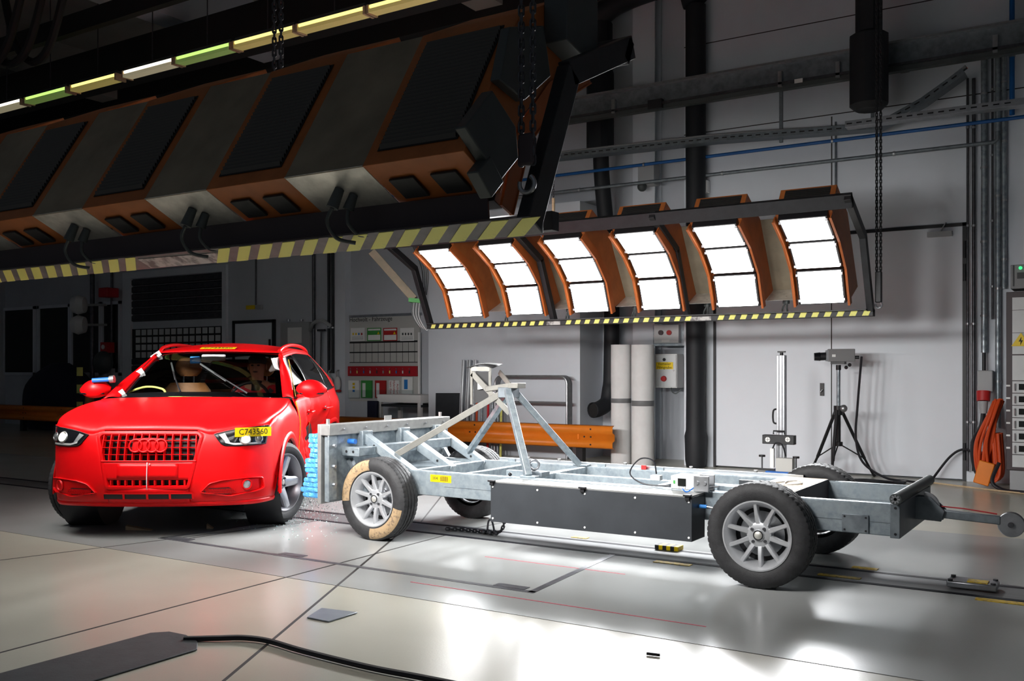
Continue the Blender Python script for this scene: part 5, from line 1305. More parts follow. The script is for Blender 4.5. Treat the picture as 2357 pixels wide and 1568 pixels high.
# ---- crane runway beam
cb = root('crane_runway', 'long grey steel runway beam crossing the upper wall', 'beam', (-4, 11.9, 4.85))
MB().span((-13, 11.86, 4.90), (XR - 0.02, 11.90, 5.12)).build('web', 'galv_dark', cb)
MB().span((-13, 11.80, 4.855), (XR - 0.02, 11.98, 4.885)).build('lower_flange', 'steel_dark', cb)
MB().span((-13, 11.78, 5.12), (XR - 0.02, 12.0, 5.145)).build('upper_flange', 'steel', cb)
MB().span((-13, 11.84, 4.80), (XR - 0.02, 11.93, 4.855)).build('rail_head', 'box_grey', cb)
for x in (-5.9, -3.6, -2.9, -1.2): MB().span((x, 11.80, 4.83), (x + 0.05, 11.87, 5.02)).build('stop_bracket', 'steel', cb)
MB().span((-5.35, 11.78, 4.80), (-5.15, 11.9, 4.92)).build('cable_box', 'black_paint', cb)
a = at(1838, 186, 11.78); MB().box(a, (0.10, 0.004, 0.05)).build('label_plate', 'paper', cb)
for x in (-9.5, -7.4, -2.2, 0.5): MB().span((x - 0.05, 11.98, 4.9), (x + 0.05, WY - 0.02 if x > -5 else DY - 0.02, 5.0)).build('wall_bracket', 'steel_dark', cb)
# ---- cable trays
def tray(nm, label, pts, w, cables, m='galv_dark'):
    g = root(nm, label, 'cable tray', pts[0])
    P = [Vector(p) for p in pts]
    for i in range(len(P) - 1):
        d = (P[i + 1] - P[i]).normalized(); up = d.cross(Vector((0, 1, 0))).normalized(); up = up if up.z > 0 else -up
        f = MB(); f.bar(P[i] + up * 0.035, P[i + 1] + up * 0.035, 0.012, 0.07, up); f.bar(P[i] + Vector((0, w / 2, 0)), P[i + 1] + Vector((0, w / 2, 0)), w, 0.006, up)
        f.build('tray_section', m, g)
        n = int((P[i + 1] - P[i]).length / 0.11); sl = MB()
        for k in range(n):
            p = P[i] + d * (k * 0.11 + 0.05) + up * 0.035 + Vector((0, -0.008, 0)); sl.bar(p - d * 0.03, p + d * 0.03, 0.004, 0.014, up)
        if n: stuff(sl.build('perforations', 'beam_black', g))
    for k, (dz, dy, m2) in enumerate(cables):
        pp = [p + Vector((0, dy, dz)) for p in P]
        MB().tube(smooth_path(pp, 6), 0.016, 6).build('cable', m2, g)
    return g
t0, t1, t2 = at(1250, 368, 11.8), at(1640, 325, 11.8), at(2020, 296, 11.8)
tray('cable_tray', 'grey perforated cable tray climbing the wall towards the right', [t0, t1, t2, at(2130, 235, 11.8), at(2222, 168, 11.8)], 0.2, [(0.09, 0.05, 'cable_black'), (0.085, 0.10, 'box_grey'), (0.10, 0.14, 'cable_orange'), (0.08, 0.02, 'grey_plastic')])
tray('cable_tray', 'pale perforated tray above the blue pipe at the right', [at(1945, 293, 11.55), at(2357, 240, 11.55), at(2480, 224, 11.55)], 0.15, [(0.04, 0.06, 'grey_plastic')], 'steel')
for px, y0, y1, lb in ((1798, 205, 328, 'grey hanger post between runway beam and cable tray, left one'), (2009, 170, 300, 'grey hanger post between runway beam and cable tray, right one')):
    a, b = at(px, y0, 11.93), at(px, y1, 11.93); g = tag(MB().bar(a, b, 0.04, 0.04).build('hanger_post', 'galv_dark'), lb, 'post', 'tray hangers')
# ---- pipes
def pipe(nm, label, pts, r, m, cat='pipe', group=None, clips=0):
    g = root(nm, label, cat, pts[0], 0, group)
    MB().tube(pts, r, 12).build('pipe_run', m, g)
    P = [Vector(p) for p in pts]
    for k in range(clips):
        p = P[0].lerp(P[1], (k + 0.5) / clips); d = (P[1] - P[0]).normalized()
        MB().tube([p - d * 0.012, p + d * 0.012], r + 0.006, 12).build('pipe_clip', 'steel', g)
    return g
bp_ = [at(1180, 415, 12.2), at(2480, 255, 12.2)]; z = 4.165
pipe('blue_pipe', 'blue compressed air pipe running along the wall', [(-12.0, 12.2, z), (XR - 0.03, 12.2, z)], 0.022, 'blue_pipe', clips=6)
a = at(2330, 268, 12.18); pipe('blue_pipe', 'vertical blue pipe at the upper right edge', [(a.x, 12.15, 4.19), (a.x, 12.15, CZ - 0.05)], 0.028, 'blue_pipe', clips=2)
a = at(1440, 413, 12.2); b = at(2296, 341, 12.2); z = (a.z + b.z) / 2
pipe('grey_pipe', 'horizontal grey pipe below the blue pipe', [(-12.0, 12.2, z), (b.x - 0.04, 12.2, z), (b.x, 12.2, z + 0.03), (b.x, 12.2, z + 0.12)], 0.024, 'galv_dark', clips=5)
cons = [(2227, 180, 1085, 0.014), (2241, 180, 1085, 0.020), (2265, 130, 812, 0.034), (2284, 130, 735, 0.012), (2297, 130, 985, 0.030), (2311, 120, 665, 0.026)]
names = ['thin steel conduit beside the door hinge, first from the door', 'steel conduit beside the door hinge, second from the door', 'thick steel conduit ending above the grey power socket', 'thin dark conduit right of the thick power conduit', 'thick steel conduit running down behind the orange cables', 'steel conduit ending above the equipment rack']
for (px, y0, y1, r), lb in zip(cons, names):
    a, b = at(px, y0, 12.24), at(px, y1, 12.24); x = (a.x + b.x) / 2
    pipe('conduit_pipe', lb, [(x, 12.25, a.z), (x, 12.25, max(b.z, 0.1))], r, 'galv' if r > 0.02 else 'steel_dark', 'conduit', 'conduits by the door', 4)
a = at(1440, 60, 12.9); pipe('conduit_pipe', 'dark vertical conduit beside the shaft column', [(-6.06, 12.98, 0.1), (-6.06, 12.98, CZ - 0.05)], 0.02, 'steel_dark', 'conduit')
a = at(1923, 410, 12.28); pipe('conduit_pipe', 'short vertical conduit rising above the door middle', [(a.x, 12.29, 3.10), (a.x, 12.29, 4.42)], 0.012, 'galv_dark', 'conduit')
# ---- black ducts
def duct(nm, label, prof, x, y, seg=12):
    o = MB().lathe(prof, (x, y, 0), (0, 0, 1), seg); return tag(o.build(nm, 'duct_black', smooth=30), label, 'duct', 'black air ducts')
a, b = at(2002, 250, 11.5), at(2002, 78, 11.5)
duct('air_duct', 'wide black air duct hanging in front of the runway beam', [(0.0, a.z - 0.03), (0.15, a.z - 0.03), (0.215, a.z + 0.03), (0.215, b.z - 0.04), (0.15, b.z), (0.15, CZ - 0.02)], at(2002, 170, 11.5).x, 11.45)
a, b = at(1378, 345, 12.35), at(1378, 165, 12.35)
duct('air_duct', 'black air duct left of the column ending in the air', [(0.0, a.z - 0.02), (0.15, a.z - 0.02), (0.20, a.z + 0.04), (0.20, b.z), (0.18, b.z + 0.05), (0.18, 6.35)], at(1378, 250, 12.4).x, 12.45)
hx = at(1598, 700, 12.1).x
pr_ = [(0.0, 0.005), (0.125, 0.005), (0.14, 0.10), (0.145, 0.30), (0.150, 0.42), (0.130, 0.50), (0.126, 1.0), (0.13, 2.0), (0.128, 3.2), (0.135, 4.5), (0.135, 6.2)]
o = duct('air_hose', 'tall black ventilation hose standing on the floor beside the door', pr_, hx, 12.15, 20)
MB().tube(smooth_path([(hx, 12.13, 6.22), (hx - 0.1, 12.1, 6.45), (hx - 0.5, 12.12, 6.56), (hx - 1.3, 12.35, 6.56), (hx - 1.72, 12.45, 6.37)], 6), 0.17, 12).build('air_duct', 'duct_black', smooth=40)
dd = bpy.data.objects['air_duct.002']; tag(dd, 'black horizontal duct under the ceiling joining the vertical ducts', 'duct', 'black air ducts')
a = at(1403, 945, 12.75); g = root('air_hose', 'short black suction hose with an open end behind the white rolls', 'hose', (a.x, 12.75, 0.6))
MB().tube(smooth_path([(a.x, 12.47, 4.45), (a.x, 12.52, 4.0), (a.x, 12.80, 2.6), (a.x, 12.80, 1.3), (a.x, 12.75, 1.0), (a.x - 0.01, 12.68, 0.82), (a.x - 0.06, 12.52, 0.735), (a.x - 0.10, 12.40, 0.72)], 6), 0.115, 16, caps=False).build('hose_pipe', 'duct_black', g, solid=0.01)
MB().lathe([(0.0, 0.0), (0.10, 0.0)], (a.x - 0.095, 12.415, 0.72), (-0.32, -0.95, 0), 16).build('hose_mouth', 'beam_black', g)
# ---- steel column and wall bits in the recess
g = root('steel_column', 'white steel column standing in the wall recess', 'column', (-5.95, 12.9, 0))
MB().span((-6.05, 12.80, 0), (-5.70, 12.82, CZ)).build('flange', 'wall_white', g); MB().span((-5.89, 12.82, 0), (-5.86, 13.03, CZ)).build('web', 'wall_white', g); MB().span((-6.05, 13.02, 0), (-5.70, 13.04, CZ)).build('flange', 'wall_white', g)
g = root('camera_box', 'small grey box with bracket mounted high on the column', 'box', at(1490, 410, 12.6))
slab(1468, 375, 1505, 425, 12.6, 0.205).build('housing', 'grey_plastic', g, bevel=0.01)
a = at(1478, 430, 12.6); MB().ball(a, 0.07, 12, 8).build('dome', 'box_grey', g)
g = tag(slab(1612, 415, 1628, 443, 12.2, 0.10).build('wall_speaker', 'white_plastic', bevel=0.006), 'small white box on the upper wall beside the black hose', 'box')
# ---- white rolls
for i, (x0, x1, tz, lb) in enumerate(((1408, 1451, (917, 927), 'tall white roll with grey tape band, left of the pair'), (1455, 1504, (922, 934), 'tall white roll with grey tape band, right of the pair'))):
    yb = 12.10; a = at(x0, 900, yb); b = at(x1, 900, yb); r = (b.x - a.x) / 2 * 0.97; cx = (a.x + b.x) / 2; top = at((x0 + x1) / 2, 794, yb).z
    g = root('foam_roll', lb, 'roll', (cx, yb, 0), 0, 'white rolls by the wall')
    MB().lathe([(0.0, 0.002), (r, 0.002), (r * 1.01, 0.4), (r * 0.985, 0.88), (r * 1.01, 1.2), (r, top), (r * 0.93, top), (r * 0.92, top - 0.08), (0.0, top - 0.08)], (cx, yb, 0), (0, 0, 1), 36).build('roll_body', 'white_fabric', g, smooth=40)
    z0, z1 = at(x0, tz[1], yb).z, at(x0, tz[0], yb).z
    MB().lathe([(r * 0.995, z0), (r * 1.012, z0 + 0.004), (r * 1.012, z1), (r * 0.995, z1 + 0.002)], (cx, yb, 0), (0, 0, 1), 36).build('tape_band', 'grey_tape', g)
# ---- switch boxes
g = root('switch_box', 'white switch box with yellow label and red rotary switch', 'switch box', at(1540, 893, 12.5))
slab(1507, 815, 1558, 893, 12.5, 0.25).build('housing', 'white_plastic', g, bevel=0.008); slab(1512, 820, 1552, 888, 12.75, 0.30).build('mounting_frame', 'galv_dark', g)
slab(1509, 817, 1556, 891, 12.485, 0.02).build('box_door', 'rack_white', g, bevel=0.004)
slab(1510, 834, 1549, 850, 12.478, 0.008).build('yellow_label', 'yellow_sticker', g)
p = at(1529.5, 838, 12.476); q = at(1529.5, 846, 12.476)
text('label_text', 'Verteiler', 0.055, p, (R(90), 0, 0), 'black_text', g); text('label_text', 'Filmgrube', 0.055, q, (R(90), 0, 0), 'black_text', g)
p = at(1528, 872, 12.48); MB().cyl(p, p + Vector((0, -0.03, 0)), 0.042, 0.036, 20).build('rotary_switch', 'sign_red', g)
p = at(1529, 828, 12.48); MB().cyl(p, p + Vector((0, -0.01, 0)), 0.022, seg=16).build('warning_dot', 'black_plastic', g)
p = at(1550, 853, 12.48); MB().cyl(p, p + Vector((0, -0.012, 0)), 0.012, seg=12).build('lock', 'steel', g)
MB().tube(smooth_path([at(1545, 893, 12.5), at(1547, 902, 12.48), at(1556, 906, 12.48), at(1566, 897, 12.5)], 6), 0.008, 6).build('cable', 'box_grey', g)
g = root('switch_box', 'pale wall panel with two round knobs above the labelled box', 'switch box', at(1540, 795, 12.5))
slab(1503, 745, 1582, 796, 12.6, 0.45).build('back_plate', 'galv', g); slab(1505, 748, 1562, 790, 12.52, 0.1).build('housing', 'rack_white', g, bevel=0.006)
for px, m in ((1522, 'rack_brown'), (1541, 'sign_red')): p = at(px, 766, 12.52); MB().cyl(p, p + Vector((0, -0.03, 0)), 0.035, seg=18).build('knob', m, g)
slab(1523, 782, 1541, 788, 12.515, 0.01).build('label', 'paper', g)
# ---- guard rail
def guard(nm, label, x0, x1, Y=11.6):
    g = root(nm, label, 'guard rail', ((x0 + x1) / 2, Y, 0), 0, 'orange guard rails')
    pf = [(0.0, 0.235), (-0.05, 0.255), (-0.05, 0.325), (0.015, 0.350), (0.015, 0.425), (-0.05, 0.455), (-0.05, 0.535), (0.0, 0.555)]
    MB().grid([[(x, Y + y, z) for y, z in pf] for x in (x0, x1)]).build('rail_beam', 'guard_orange', g, solid=0.006, smooth=20)
    n = max(2, int((x1 - x0) / 1.7) + 1)
    for k in range(n):
        x = x0 + 0.55 + (x1 - x0 - 1.1) * k / (n - 1)
        MB().span((x - 0.05, Y + 0.03, 0), (x + 0.05, Y + 0.13, 0.54)).build('post', 'black_paint', g)
        MB().span((x - 0.012, Y + 0.004, 0.352), (x + 0.012, Y + 0.016, 0.423)).build('splice', 'guard_orange', g)
        for dx, z in ((0.09, 0.39), (0.19, 0.39), (0.22, 0.29), (0.22, 0.50)): MB().cyl((x + dx, Y + (0.016 if 0.35 < z < 0.43 else -0.049), z), (x + dx, Y + (0.008 if 0.35 < z < 0.43 else -0.056), z), 0.012, seg=10).build('bolt', 'black_plastic', g)
    return g
guard('guard_rail', 'orange guard rail beam behind the trolley', -10.7, -5.76)
guard('guard_rail', 'orange guard rail in the dark at the far left', -21.8, -16.6)
# ---- boards, poles and frames leaning on the shaft wall
tag(MB().prism([at(1001, 1052, 12.2), at(1064, 1052, 12.2), at(1064, 905, 12.28), at(1003, 905, 12.28)], (0, 0.02, 0)).build('black_board', 'plate_black'), 'black square panel leaning on the wall behind the orange rail', 'panel')
for i, (px0, px1, w, lb) in enumerate(((1057, 1067, 0.05, 'aluminium profile leaning on the wall, leftmost of the three'), (1070, 1081, 0.06, 'aluminium profile leaning on the wall, middle of the three'), (1084, 1094, 0.05, 'aluminium profile leaning on the wall, right of the three'))):
    a = at(px0, 1062, 12.05); a.z = 0.03; b = at(px1, 829, 12.25)
    g = root('profile_pole', lb, 'profile', (a.x, a.y, 0.005), 0, 'leaning profiles')
    MB().bar(a, b, w, w).build('profile', 'aluminium', g, bevel=0.004); MB().bar(a + Vector((0, -w / 2, 0.0)), b + Vector((0, -w / 2, 0)), 0.012, 0.006).build('slot', 'steel_dark', g)
cols = ['cable_orange', 'galv', 'cable_red', 'galv', 'steel', 'galv', 'yellow_tape']
nmz = ['orange pole among the leaning poles, left', 'grey pole next to the orange pole', 'red pole among the leaning poles', 'grey pole right of the red pole', 'dark steel pole among the leaning poles', 'pale grey pole beside the yellow one', 'yellow pole at the right end of the leaning poles']
for i, px in enumerate((1096, 1108, 1122, 1132, 1138, 1145, 1152)):
    a = at(px, 1062, 11.84); a.z = 0.01; b = at(px + 2, 925 if i > 2 else 905, 11.96)
    tag(MB().cyl(a, b, 0.018, seg=10).build('leaning_pole', cols[i]), nmz[i], 'pole', 'poles behind the trolley')
for i in range(4):
    Y = 12.02 + i * 0.045; dx = i * 3.2
    A, B = at(1140 + dx, 866, Y), at(1305 + dx, 866 + i * 1.5, Y); zt = A.z; r = 0.11
    p = [(A.x, Y, 0.02)] + arc((A.x + r, Y, zt - r), r, PI, PI / 2, 6, (1, 0, 0), (0, 0, 1)) + arc((B.x - r, Y, zt - r), r, PI / 2, 0, 6, (1, 0, 0), (0, 0, 1)) + [(B.x, Y, 0.02)]
    g = root('tube_frame', ['foremost round-cornered steel tube frame leaning on the wall', 'second round-cornered steel tube frame in the stack', 'third round-cornered steel tube frame in the stack', 'rearmost round-cornered steel tube frame in the stack'][i], 'frame', ((A.x + B.x) / 2, Y, 0.02), 0, 'stacked tube frames')
    MB().tube(p, 0.018, 10).build('tube_hoop', 'steel', g); MB().cyl((A.x, Y, 0.83), (B.x, Y, 0.83), 0.014).build('cross_tube', 'steel', g)
    MB().cyl((A.x, Y, 0.30), (B.x, Y, 0.30), 0.014).build('cross_tube', 'steel', g)
# ---- notice board
NB = DY - 0.03
g = root('notice_board', 'grey notice board headed Hochvolt - Fahrzeuge with safety sheets', 'notice board', at(882, 985, NB))
slab(799, 728, 966, 925, NB, 0.03).build('board', 'board_grey', g)
slab(797, 723, 968, 729, NB - 0.02, 0.05).build('board_top_rail', 'steel', g); slab(797, 729, 800, 925, NB - 0.01, 0.04).build('board_edge', 'steel', g)
slab(962, 765, 966, 920, NB - 0.06, 0.03).build('white_post', 'white_plastic', g)
p = at(804, 737, NB - 0.004); text('heading', 'Hochvolt - Fahrzeuge', 0.115, p, (R(90), 0, 0), 'black_text', g, align='LEFT')
for i, (x0, m) in enumerate(((807, 'paper'), (845, 'sign_green'), (882, 'sign_red'), (921, 'paper'))):
    sh = slab(x0, 755, x0 + 32, 785, NB - 0.006, 0.006).build('sheet', m, g)
    if m != 'paper':
        slab(x0 + 2, 757, x0 + 30, 761, NB - 0.009, 0.004).build('sheet_header', 'paper', sh); slab(x0 + 2, 771, x0 + 30, 783, NB - 0.009, 0.004).build('sheet_print', 'paper', sh)
        a_ = at(x0 + 26, 767, NB - 0.010); MB().prism([a_ + Vector((-0.03, 0, -0.02)), a_ + Vector((0.03, 0, -0.02)), a_ + Vector((0, 0, 0.03))], (0, -0.002, 0)).build('warning_triangle', 'yellow_sticker', sh)
    else:
        for k in range(4): MB().box(at(x0 + 6 + k * 6.5, 769, NB - 0.008), (0.03, 0.004, 0.04)).build('pictogram', ('yellow_sticker', 'yellow_sticker', 'sign_blue', 'sign_red')[k] if i == 0 else 'box_grey', sh)
        for k in range(4): slab(x0 + 3, 775 + k * 2.2, x0 + 29, 775.8 + k * 2.2, NB - 0.007, 0.002).build('text_line', 'grey_plastic', sh)
ln = MB()
for py in (787, 810.5, 834): ln.span(at(800, py, NB - 0.004), at(961, py + 0.8, NB - 0.002))
for k in range(12): ln.span(at(814 + k * 14, 787, NB - 0.004), at(814.8 + k * 14, 834, NB - 0.002))
stuff(ln.build('table_lines', 'black_text', g))
g = root('key_rack', 'red key rack with a row of hooks below the notice board grid', 'key rack', at(878, 866, NB - 0.05))
slab(796, 843, 959, 866, NB - 0.05, 0.045).build('rack_board', 'key_red', g, bevel=0.005)
for k in range(10):
    p = at(809 + k * 15, 850, NB - 0.055); MB().tube([p, p + Vector((0, -0.03, 0)), p + Vector((0, -0.03, 0.02))], 0.004, 6).build('hook', 'steel', g)
    MB().box(p + Vector((0, -0.025, -0.05)), (0.022, 0.006, 0.05)).build('key_tag', ('grey_plastic', 'yellow_tape', 'sign_blue', 'white_plastic', 'rack_brown')[k % 5], g)
bl_ = ['brochure with yellow triangles in the leftmost wall holder', 'green brochure in the wall holder', 'red brochure in the wall holder', 'white brochure with red lettering in the wall holder', 'blue and white brochure at the right end of the holders']
for i, (x0, m) in enumerate(((802, 'paper'), (831, 'sign_green'), (863, 'sign_red'), (895, 'paper'), (925, 'sign_blue'))):
    g = root('brochure', bl_[i], 'brochure', at(x0 + 12, 916, NB - 0.04), 0, 'brochures in wall holders')
    slab(x0, 876 - (8 if i == 4 else 0), x0 + 24, 916, NB - 0.04, 0.03).build('cover', m if m != 'sign_blue' else 'paper', g)
    if m == 'paper':
        if i == 0:
            for k in range(3): MB().box(at(x0 + 12, 884 + k * 8, NB - 0.043), (0.05, 0.004, 0.04)).build('pictogram', 'yellow_sticker' if k < 2 else 'sign_blue', g)
        else:
            for k, w in enumerate(('Achtung', 'Hybridwagen', 'kein Zutritt')): text('print', w, 0.06, at(x0 + 20 - k * 8, 897, NB - 0.043), (R(90), R(90), 0), 'sign_red', g)
    elif m == 'sign_blue': slab(x0 + 5, 874, x0 + 13, 896, NB - 0.043, 0.003).build('blue_band', 'sign_blue', g)
    else: slab(x0 + 3, 882, x0 + 10, 914, NB - 0.043, 0.003).build('print_panel', 'paper', g)
    slab(x0 - 1, 898, x0 + 26, 918, NB - 0.06, 0.004).build('holder_front', 'clear_cover', g)
# ---- work table with binders
g = root('work_table', 'white work table with a dark shelf under the notice board', 'table', (at(920, 960, 12.3).x, 12.35, 0))
a, b = at(868, 908, 12.2), at(968, 908, 12.2); zt = a.z
MB().span((a.x, 12.2, zt - 0.13), (b.x, 12.8, zt)).build('table_top', 'white_plastic', g, bevel=0.006); MB().span((a.x + 0.05, 12.22, zt - 0.20), (b.x, 12.7, zt - 0.16)).build('drawer_rail', 'plate_black', g)
for x in (a.x + 0.04, b.x - 0.04):
    for y in (12.24, 12.76): MB().span((x - 0.03, y - 0.03, 0), (x + 0.03, y + 0.03, zt - 0.13)).build('leg', 'white_plastic', g)
tag(slab(795, 920, 845, 965, 12.15, 0.05).tf(Matrix.Identity(4)).build('document_case', 'box_grey', bevel=0.01), 'grey document case standing left of the work table', 'case')
o = bpy.data.objects['document_case']; o.location.z = 0.0; o.scale.z = 1.0
tag(slab(845, 923, 866, 965, 12.10, 0.06).build('folder', 'dark_blue', bevel=0.006), 'dark blue folder standing against the work table', 'folder')
# ---- hanging paddles on the pillar
for i, px in enumerate((757, 775)):
    a = at(px, 868, 12.78); g = root('cable_grip', ['pale hanging hand grip with red end, left of two by the pillar', 'pale hanging hand grip with red end, right of two by the pillar'][i], 'grip', a + Vector((0, 0, -0.3)), 0, 'hanging grips')
    MB().tube(smooth_path([a + Vector((-0.06, 0.13, 0.12)), a + Vector((0, 0, 0.10)), a], 5), 0.012, 8).build('hook', 'grey_plastic', g); MB().ball(a + Vector((0.02, 0, -0.12)), 0.12, 14, 10, (0.55, 0.4, 1.1)).build('handle', 'white_fabric', g); MB().ball(a + Vector((0.04, 0, -0.25)), 0.055, 12, 8, (1.2, 0.8, 0.5)).build('red_end', 'sign_red', g)
for i, px in enumerate((757, 766)):
    a = at(px, 600, 12.86); pipe('conduit_pipe', ['black conduit on the white pillar, left of two', 'black conduit on the white pillar, right of two'][i], [(a.x, 12.86, 1.25), (a.x, 12.86, 6.2)], 0.028, 'duct_black', 'conduit', 'pillar conduits', 3)
a = at(722, 600, 13.0); pipe('conduit_pipe', 'dark conduit between electric cabinet and pillar', [(a.x, 13.0, 0.9), (a.x, 13.0, 6.0)], 0.03, 'steel_dark', 'conduit')
a = at(222, 700, 13.0); pipe('conduit_pipe', 'dark vertical pipe by the floodlights at far left', [(a.x, 12.9, 0.0), (a.x, 12.9, 6.0)], 0.05, 'steel_dark', 'conduit')
a = at(257, 700, 13.0); pipe('conduit_pipe', 'thin dark conduit left of the roller door', [(a.x, 13.0, 1.3), (a.x, 13.0, 6.0)], 0.025, 'steel_dark', 'conduit')
MB().box((a.x, 12.98, 1.2), (0.16, 0.1, 0.28)).build('socket_box', 'grey_plastic'); tag(bpy.data.objects['socket_box'], 'grey socket box at the foot of the thin conduit', 'socket box')
g = root('electric_cabinet', 'grey electric cabinet with a paper notice beside the small door', 'cabinet', at(678, 800, 12.9)); slab(645, 742, 712, 830, 12.95, 0.09).build('housing', 'grey_plastic', g, bevel=0.01); slab(662, 754, 694, 790, 12.945, 0.01).build('notice', 'paper', g)
for px in (664, 694): MB().cyl(at(px, 740, 12.98), at(px, 735, 12.98), 0.03).build('lug', 'steel', g)
g = root('exit_sign', 'small yellow emergency sign on the wall right of the roller door', 'sign', at(578, 712, 12.98)); slab(566, 703, 586, 712, 12.98, 0.04).build('yellow_plate', 'yellow_sticker', g); slab(587, 702, 600, 712, 12.97, 0.06).build('lamp_box', 'grey_plastic', g); p = at(587, 600, 13.0); MB().cyl((p.x, 13.02, at(587, 702, 13).z), (p.x, 13.02, 4.6), 0.015).build('cable_pipe', 'steel_dark', g)
a = at(735, 760, 12.9); g = root('hand_pole', 'thin dark pole with a cross handle leaning by the pillar', 'pole', (a.x, 12.9, 0)); MB().cyl((a.x, 12.9, 0.0), (a.x, 12.95, a.z), 0.015).build('shaft', 'steel_dark', g); MB().cyl((a.x - 0.09, 12.95, a.z), (a.x + 0.09, 12.95, a.z), 0.02).build('cross_handle', 'steel_dark', g)
p = smooth_path([at(713, 765, 13.03), at(720, 745, 12.8), at(740, 738, 12.8), at(763, 752, 12.84)], 6); tag(MB().tube(p, 0.035, 8).build('bent_pipe', 'grey_plastic'), 'pale bent pipe arching between cabinet and pillar', 'pipe')
# ---- far left: floodlights, tarp mound, bollard, cone
for i, py in enumerate((702, 748)):
    g = root('floodlight', ['upper of two floodlights on the left wall bracket', 'lower of two floodlights on the left wall bracket'][i], 'floodlight', at(180, py + 18, 12.3), 0, 'wall floodlights')
    c = at(180, py, 12.3); MB().lathe([(0.0, -0.16), (0.17, -0.14), (0.21, 0.0), (0.16, 0.12), (0.0, 0.16)], c, (-0.8, -0.6, 0), 20).build('lamp_head', 'white_fabric', g); MB().bar(c, at(246, py, 13.045), 0.05, 0.05).build('bracket', 'grey_plastic', g)
g = root('alarm_box', 'red alarm box on the dark wall at the far left', 'alarm box', at(239, 812, 12.9)); slab(231, 788, 246, 812, 12.85, 0.2).build('housing', 'sign_red', g); p = at(238, 799, 12.85); MB().cyl(p, p + Vector((0, -0.02, 0)), 0.05).build('button', 'white_plastic', g)
g = root('red_motor', 'reddish pump unit high on the dark pipe at far left', 'motor', at(236, 680, 12.6)); slab(226, 662, 246, 684, 12.6, 0.3).build('housing', 'key_red', g, bevel=0.02)
rows = []
c = atf(85, 1000); c = Vector((-19.6, 12.35, 0.0))
for i in range(13):
    t = i / 12; w = crv([(0, 1.20), (0.3, 1.35), (0.6, 1.25), (0.85, 0.85), (1, 0.3)], t)
    rows.append([(c.x + w * math.cos(a) * (1 + 0.05 * math.sin(3 * a + t * 5)), c.y + 0.38 * w * math.sin(a) * 0.7, 1.46 * t) for a in [2 * PI * k / 28 for k in range(28)]])
b = MB().grid(rows, True); b.add(rows[-1], [tuple(range(28))]); tag(b.build('covered_equipment', 'dark_blue', smooth=60), 'dark blue covered mound behind the left orange rail', 'cover')
a = at(182, 950, 11.3); g = root('marker_post', 'black and yellow striped marker post at the far left', 'post', (a.x, 11.3, 0))
for k in range(8): MB().span((a.x - 0.05, 11.28, k * 0.17), (a.x + 0.05, 11.35, k * 0.17 + 0.17)).build('post_band', 'yellow_tape' if k % 2 else 'black_paint', g)
a = at(206, 945, 10.8); g = root('traffic_cone', 'dull orange traffic cone beside the striped post', 'cone', (a.x, 10.8, 0)); MB().lathe([(0.18, 0.03), (0.15, 0.2), (0.035, 1.1), (0.0, 1.12)], (a.x, 10.8, 0), (0, 0, 1), 16).build('cone_body', 'orange_lamp', g); MB().box((a.x, 10.8, 0.015), (0.42, 0.42, 0.03)).build('cone_base', 'black_plastic', g)
tag(MB().ball(at(237, 835, 12.72), 0.28, 14, 10, (1, 0.6, 0.9)).build('cable_coil', 'box_grey'), 'grey cable coil hanging on the wall pipe at far left', 'cable coil')
# ---- strip lights under the roof
seg = [(-14.95, 'tube_white'), (-13.85, 'tube_white'), (-12.75, 'tube_green'), (-11.65, 'tube_yellow'), (-10.5, 'tube_white'), (-9.45, 'tube_green'), (-8.4, 'tube_yellow'), (-7.35, 'tube_yellow'), (-6.3, 'tube_yellow')]
nl = ['white', 'white', 'greenish', 'yellowish', 'white', 'greenish', 'yellowish', 'yellowish', 'yellowish']
od = ['ninth', 'eighth', 'seventh', 'sixth', 'fifth', 'fourth', 'third', 'second', 'first']
for (x, m), cn, q in zip(seg, nl, od):
    g = root('strip_light', '%s strip light under the roof beam, %s from the right' % (cn, q), 'strip light', (x, 7.87, 5.16), 0, 'strip lights in a row')
    MB().prism([(x - 0.49, 7.80, 5.20), (x - 0.49, 7.82, 5.26), (x - 0.49, 7.94, 5.26), (x - 0.49, 7.96, 5.20)], (0.98, 0, 0)).build('housing', 'box_grey', g)
    MB().cyl((x - 0.48, 7.82, 5.20), (x + 0.48, 7.82, 5.20), 0.022, seg=10).build('tube', m, g)
    MB().cyl((x - 0.48, 7.92, 5.195), (x + 0.48, 7.92, 5.195), 0.022, seg=10).build('tube', m, g)
    MB().prism([(x - 0.48, 7.785, 5.165), (x - 0.48, 7.785, 5.125), (x - 0.48, 7.93, 5.135), (x - 0.48, 7.93, 5.165)], (0.96, 0, 0)).build('diffuser', m.replace('tube', 'dim'), g)
    MB().cyl((x, 7.88, 5.26), (x, 7.88, CZ), 0.008, seg=6).build('suspension_rod', 'steel_dark', g)
    for dx in (-0.5, 0.5): MB().box((x + dx, 7.87, 5.17), (0.03, 0.16, 0.09)).build('end_cap', 'wood', g)
g = root('crane_trolley', 'orange crane trolley beam at the top edge above the dark bank', 'crane', (-5.5, 7.9, 5.25)); MB().span((-5.75, 7.6, 5.23), (-4.3, 8.3, 5.6)).build('trolley_beam', 'guard_orange', g, bevel=0.02); MB().span((-5.6, 7.58, 5.17), (-5.0, 8.1, 5.25)).build('trolley_plate', 'orange_lamp', g)
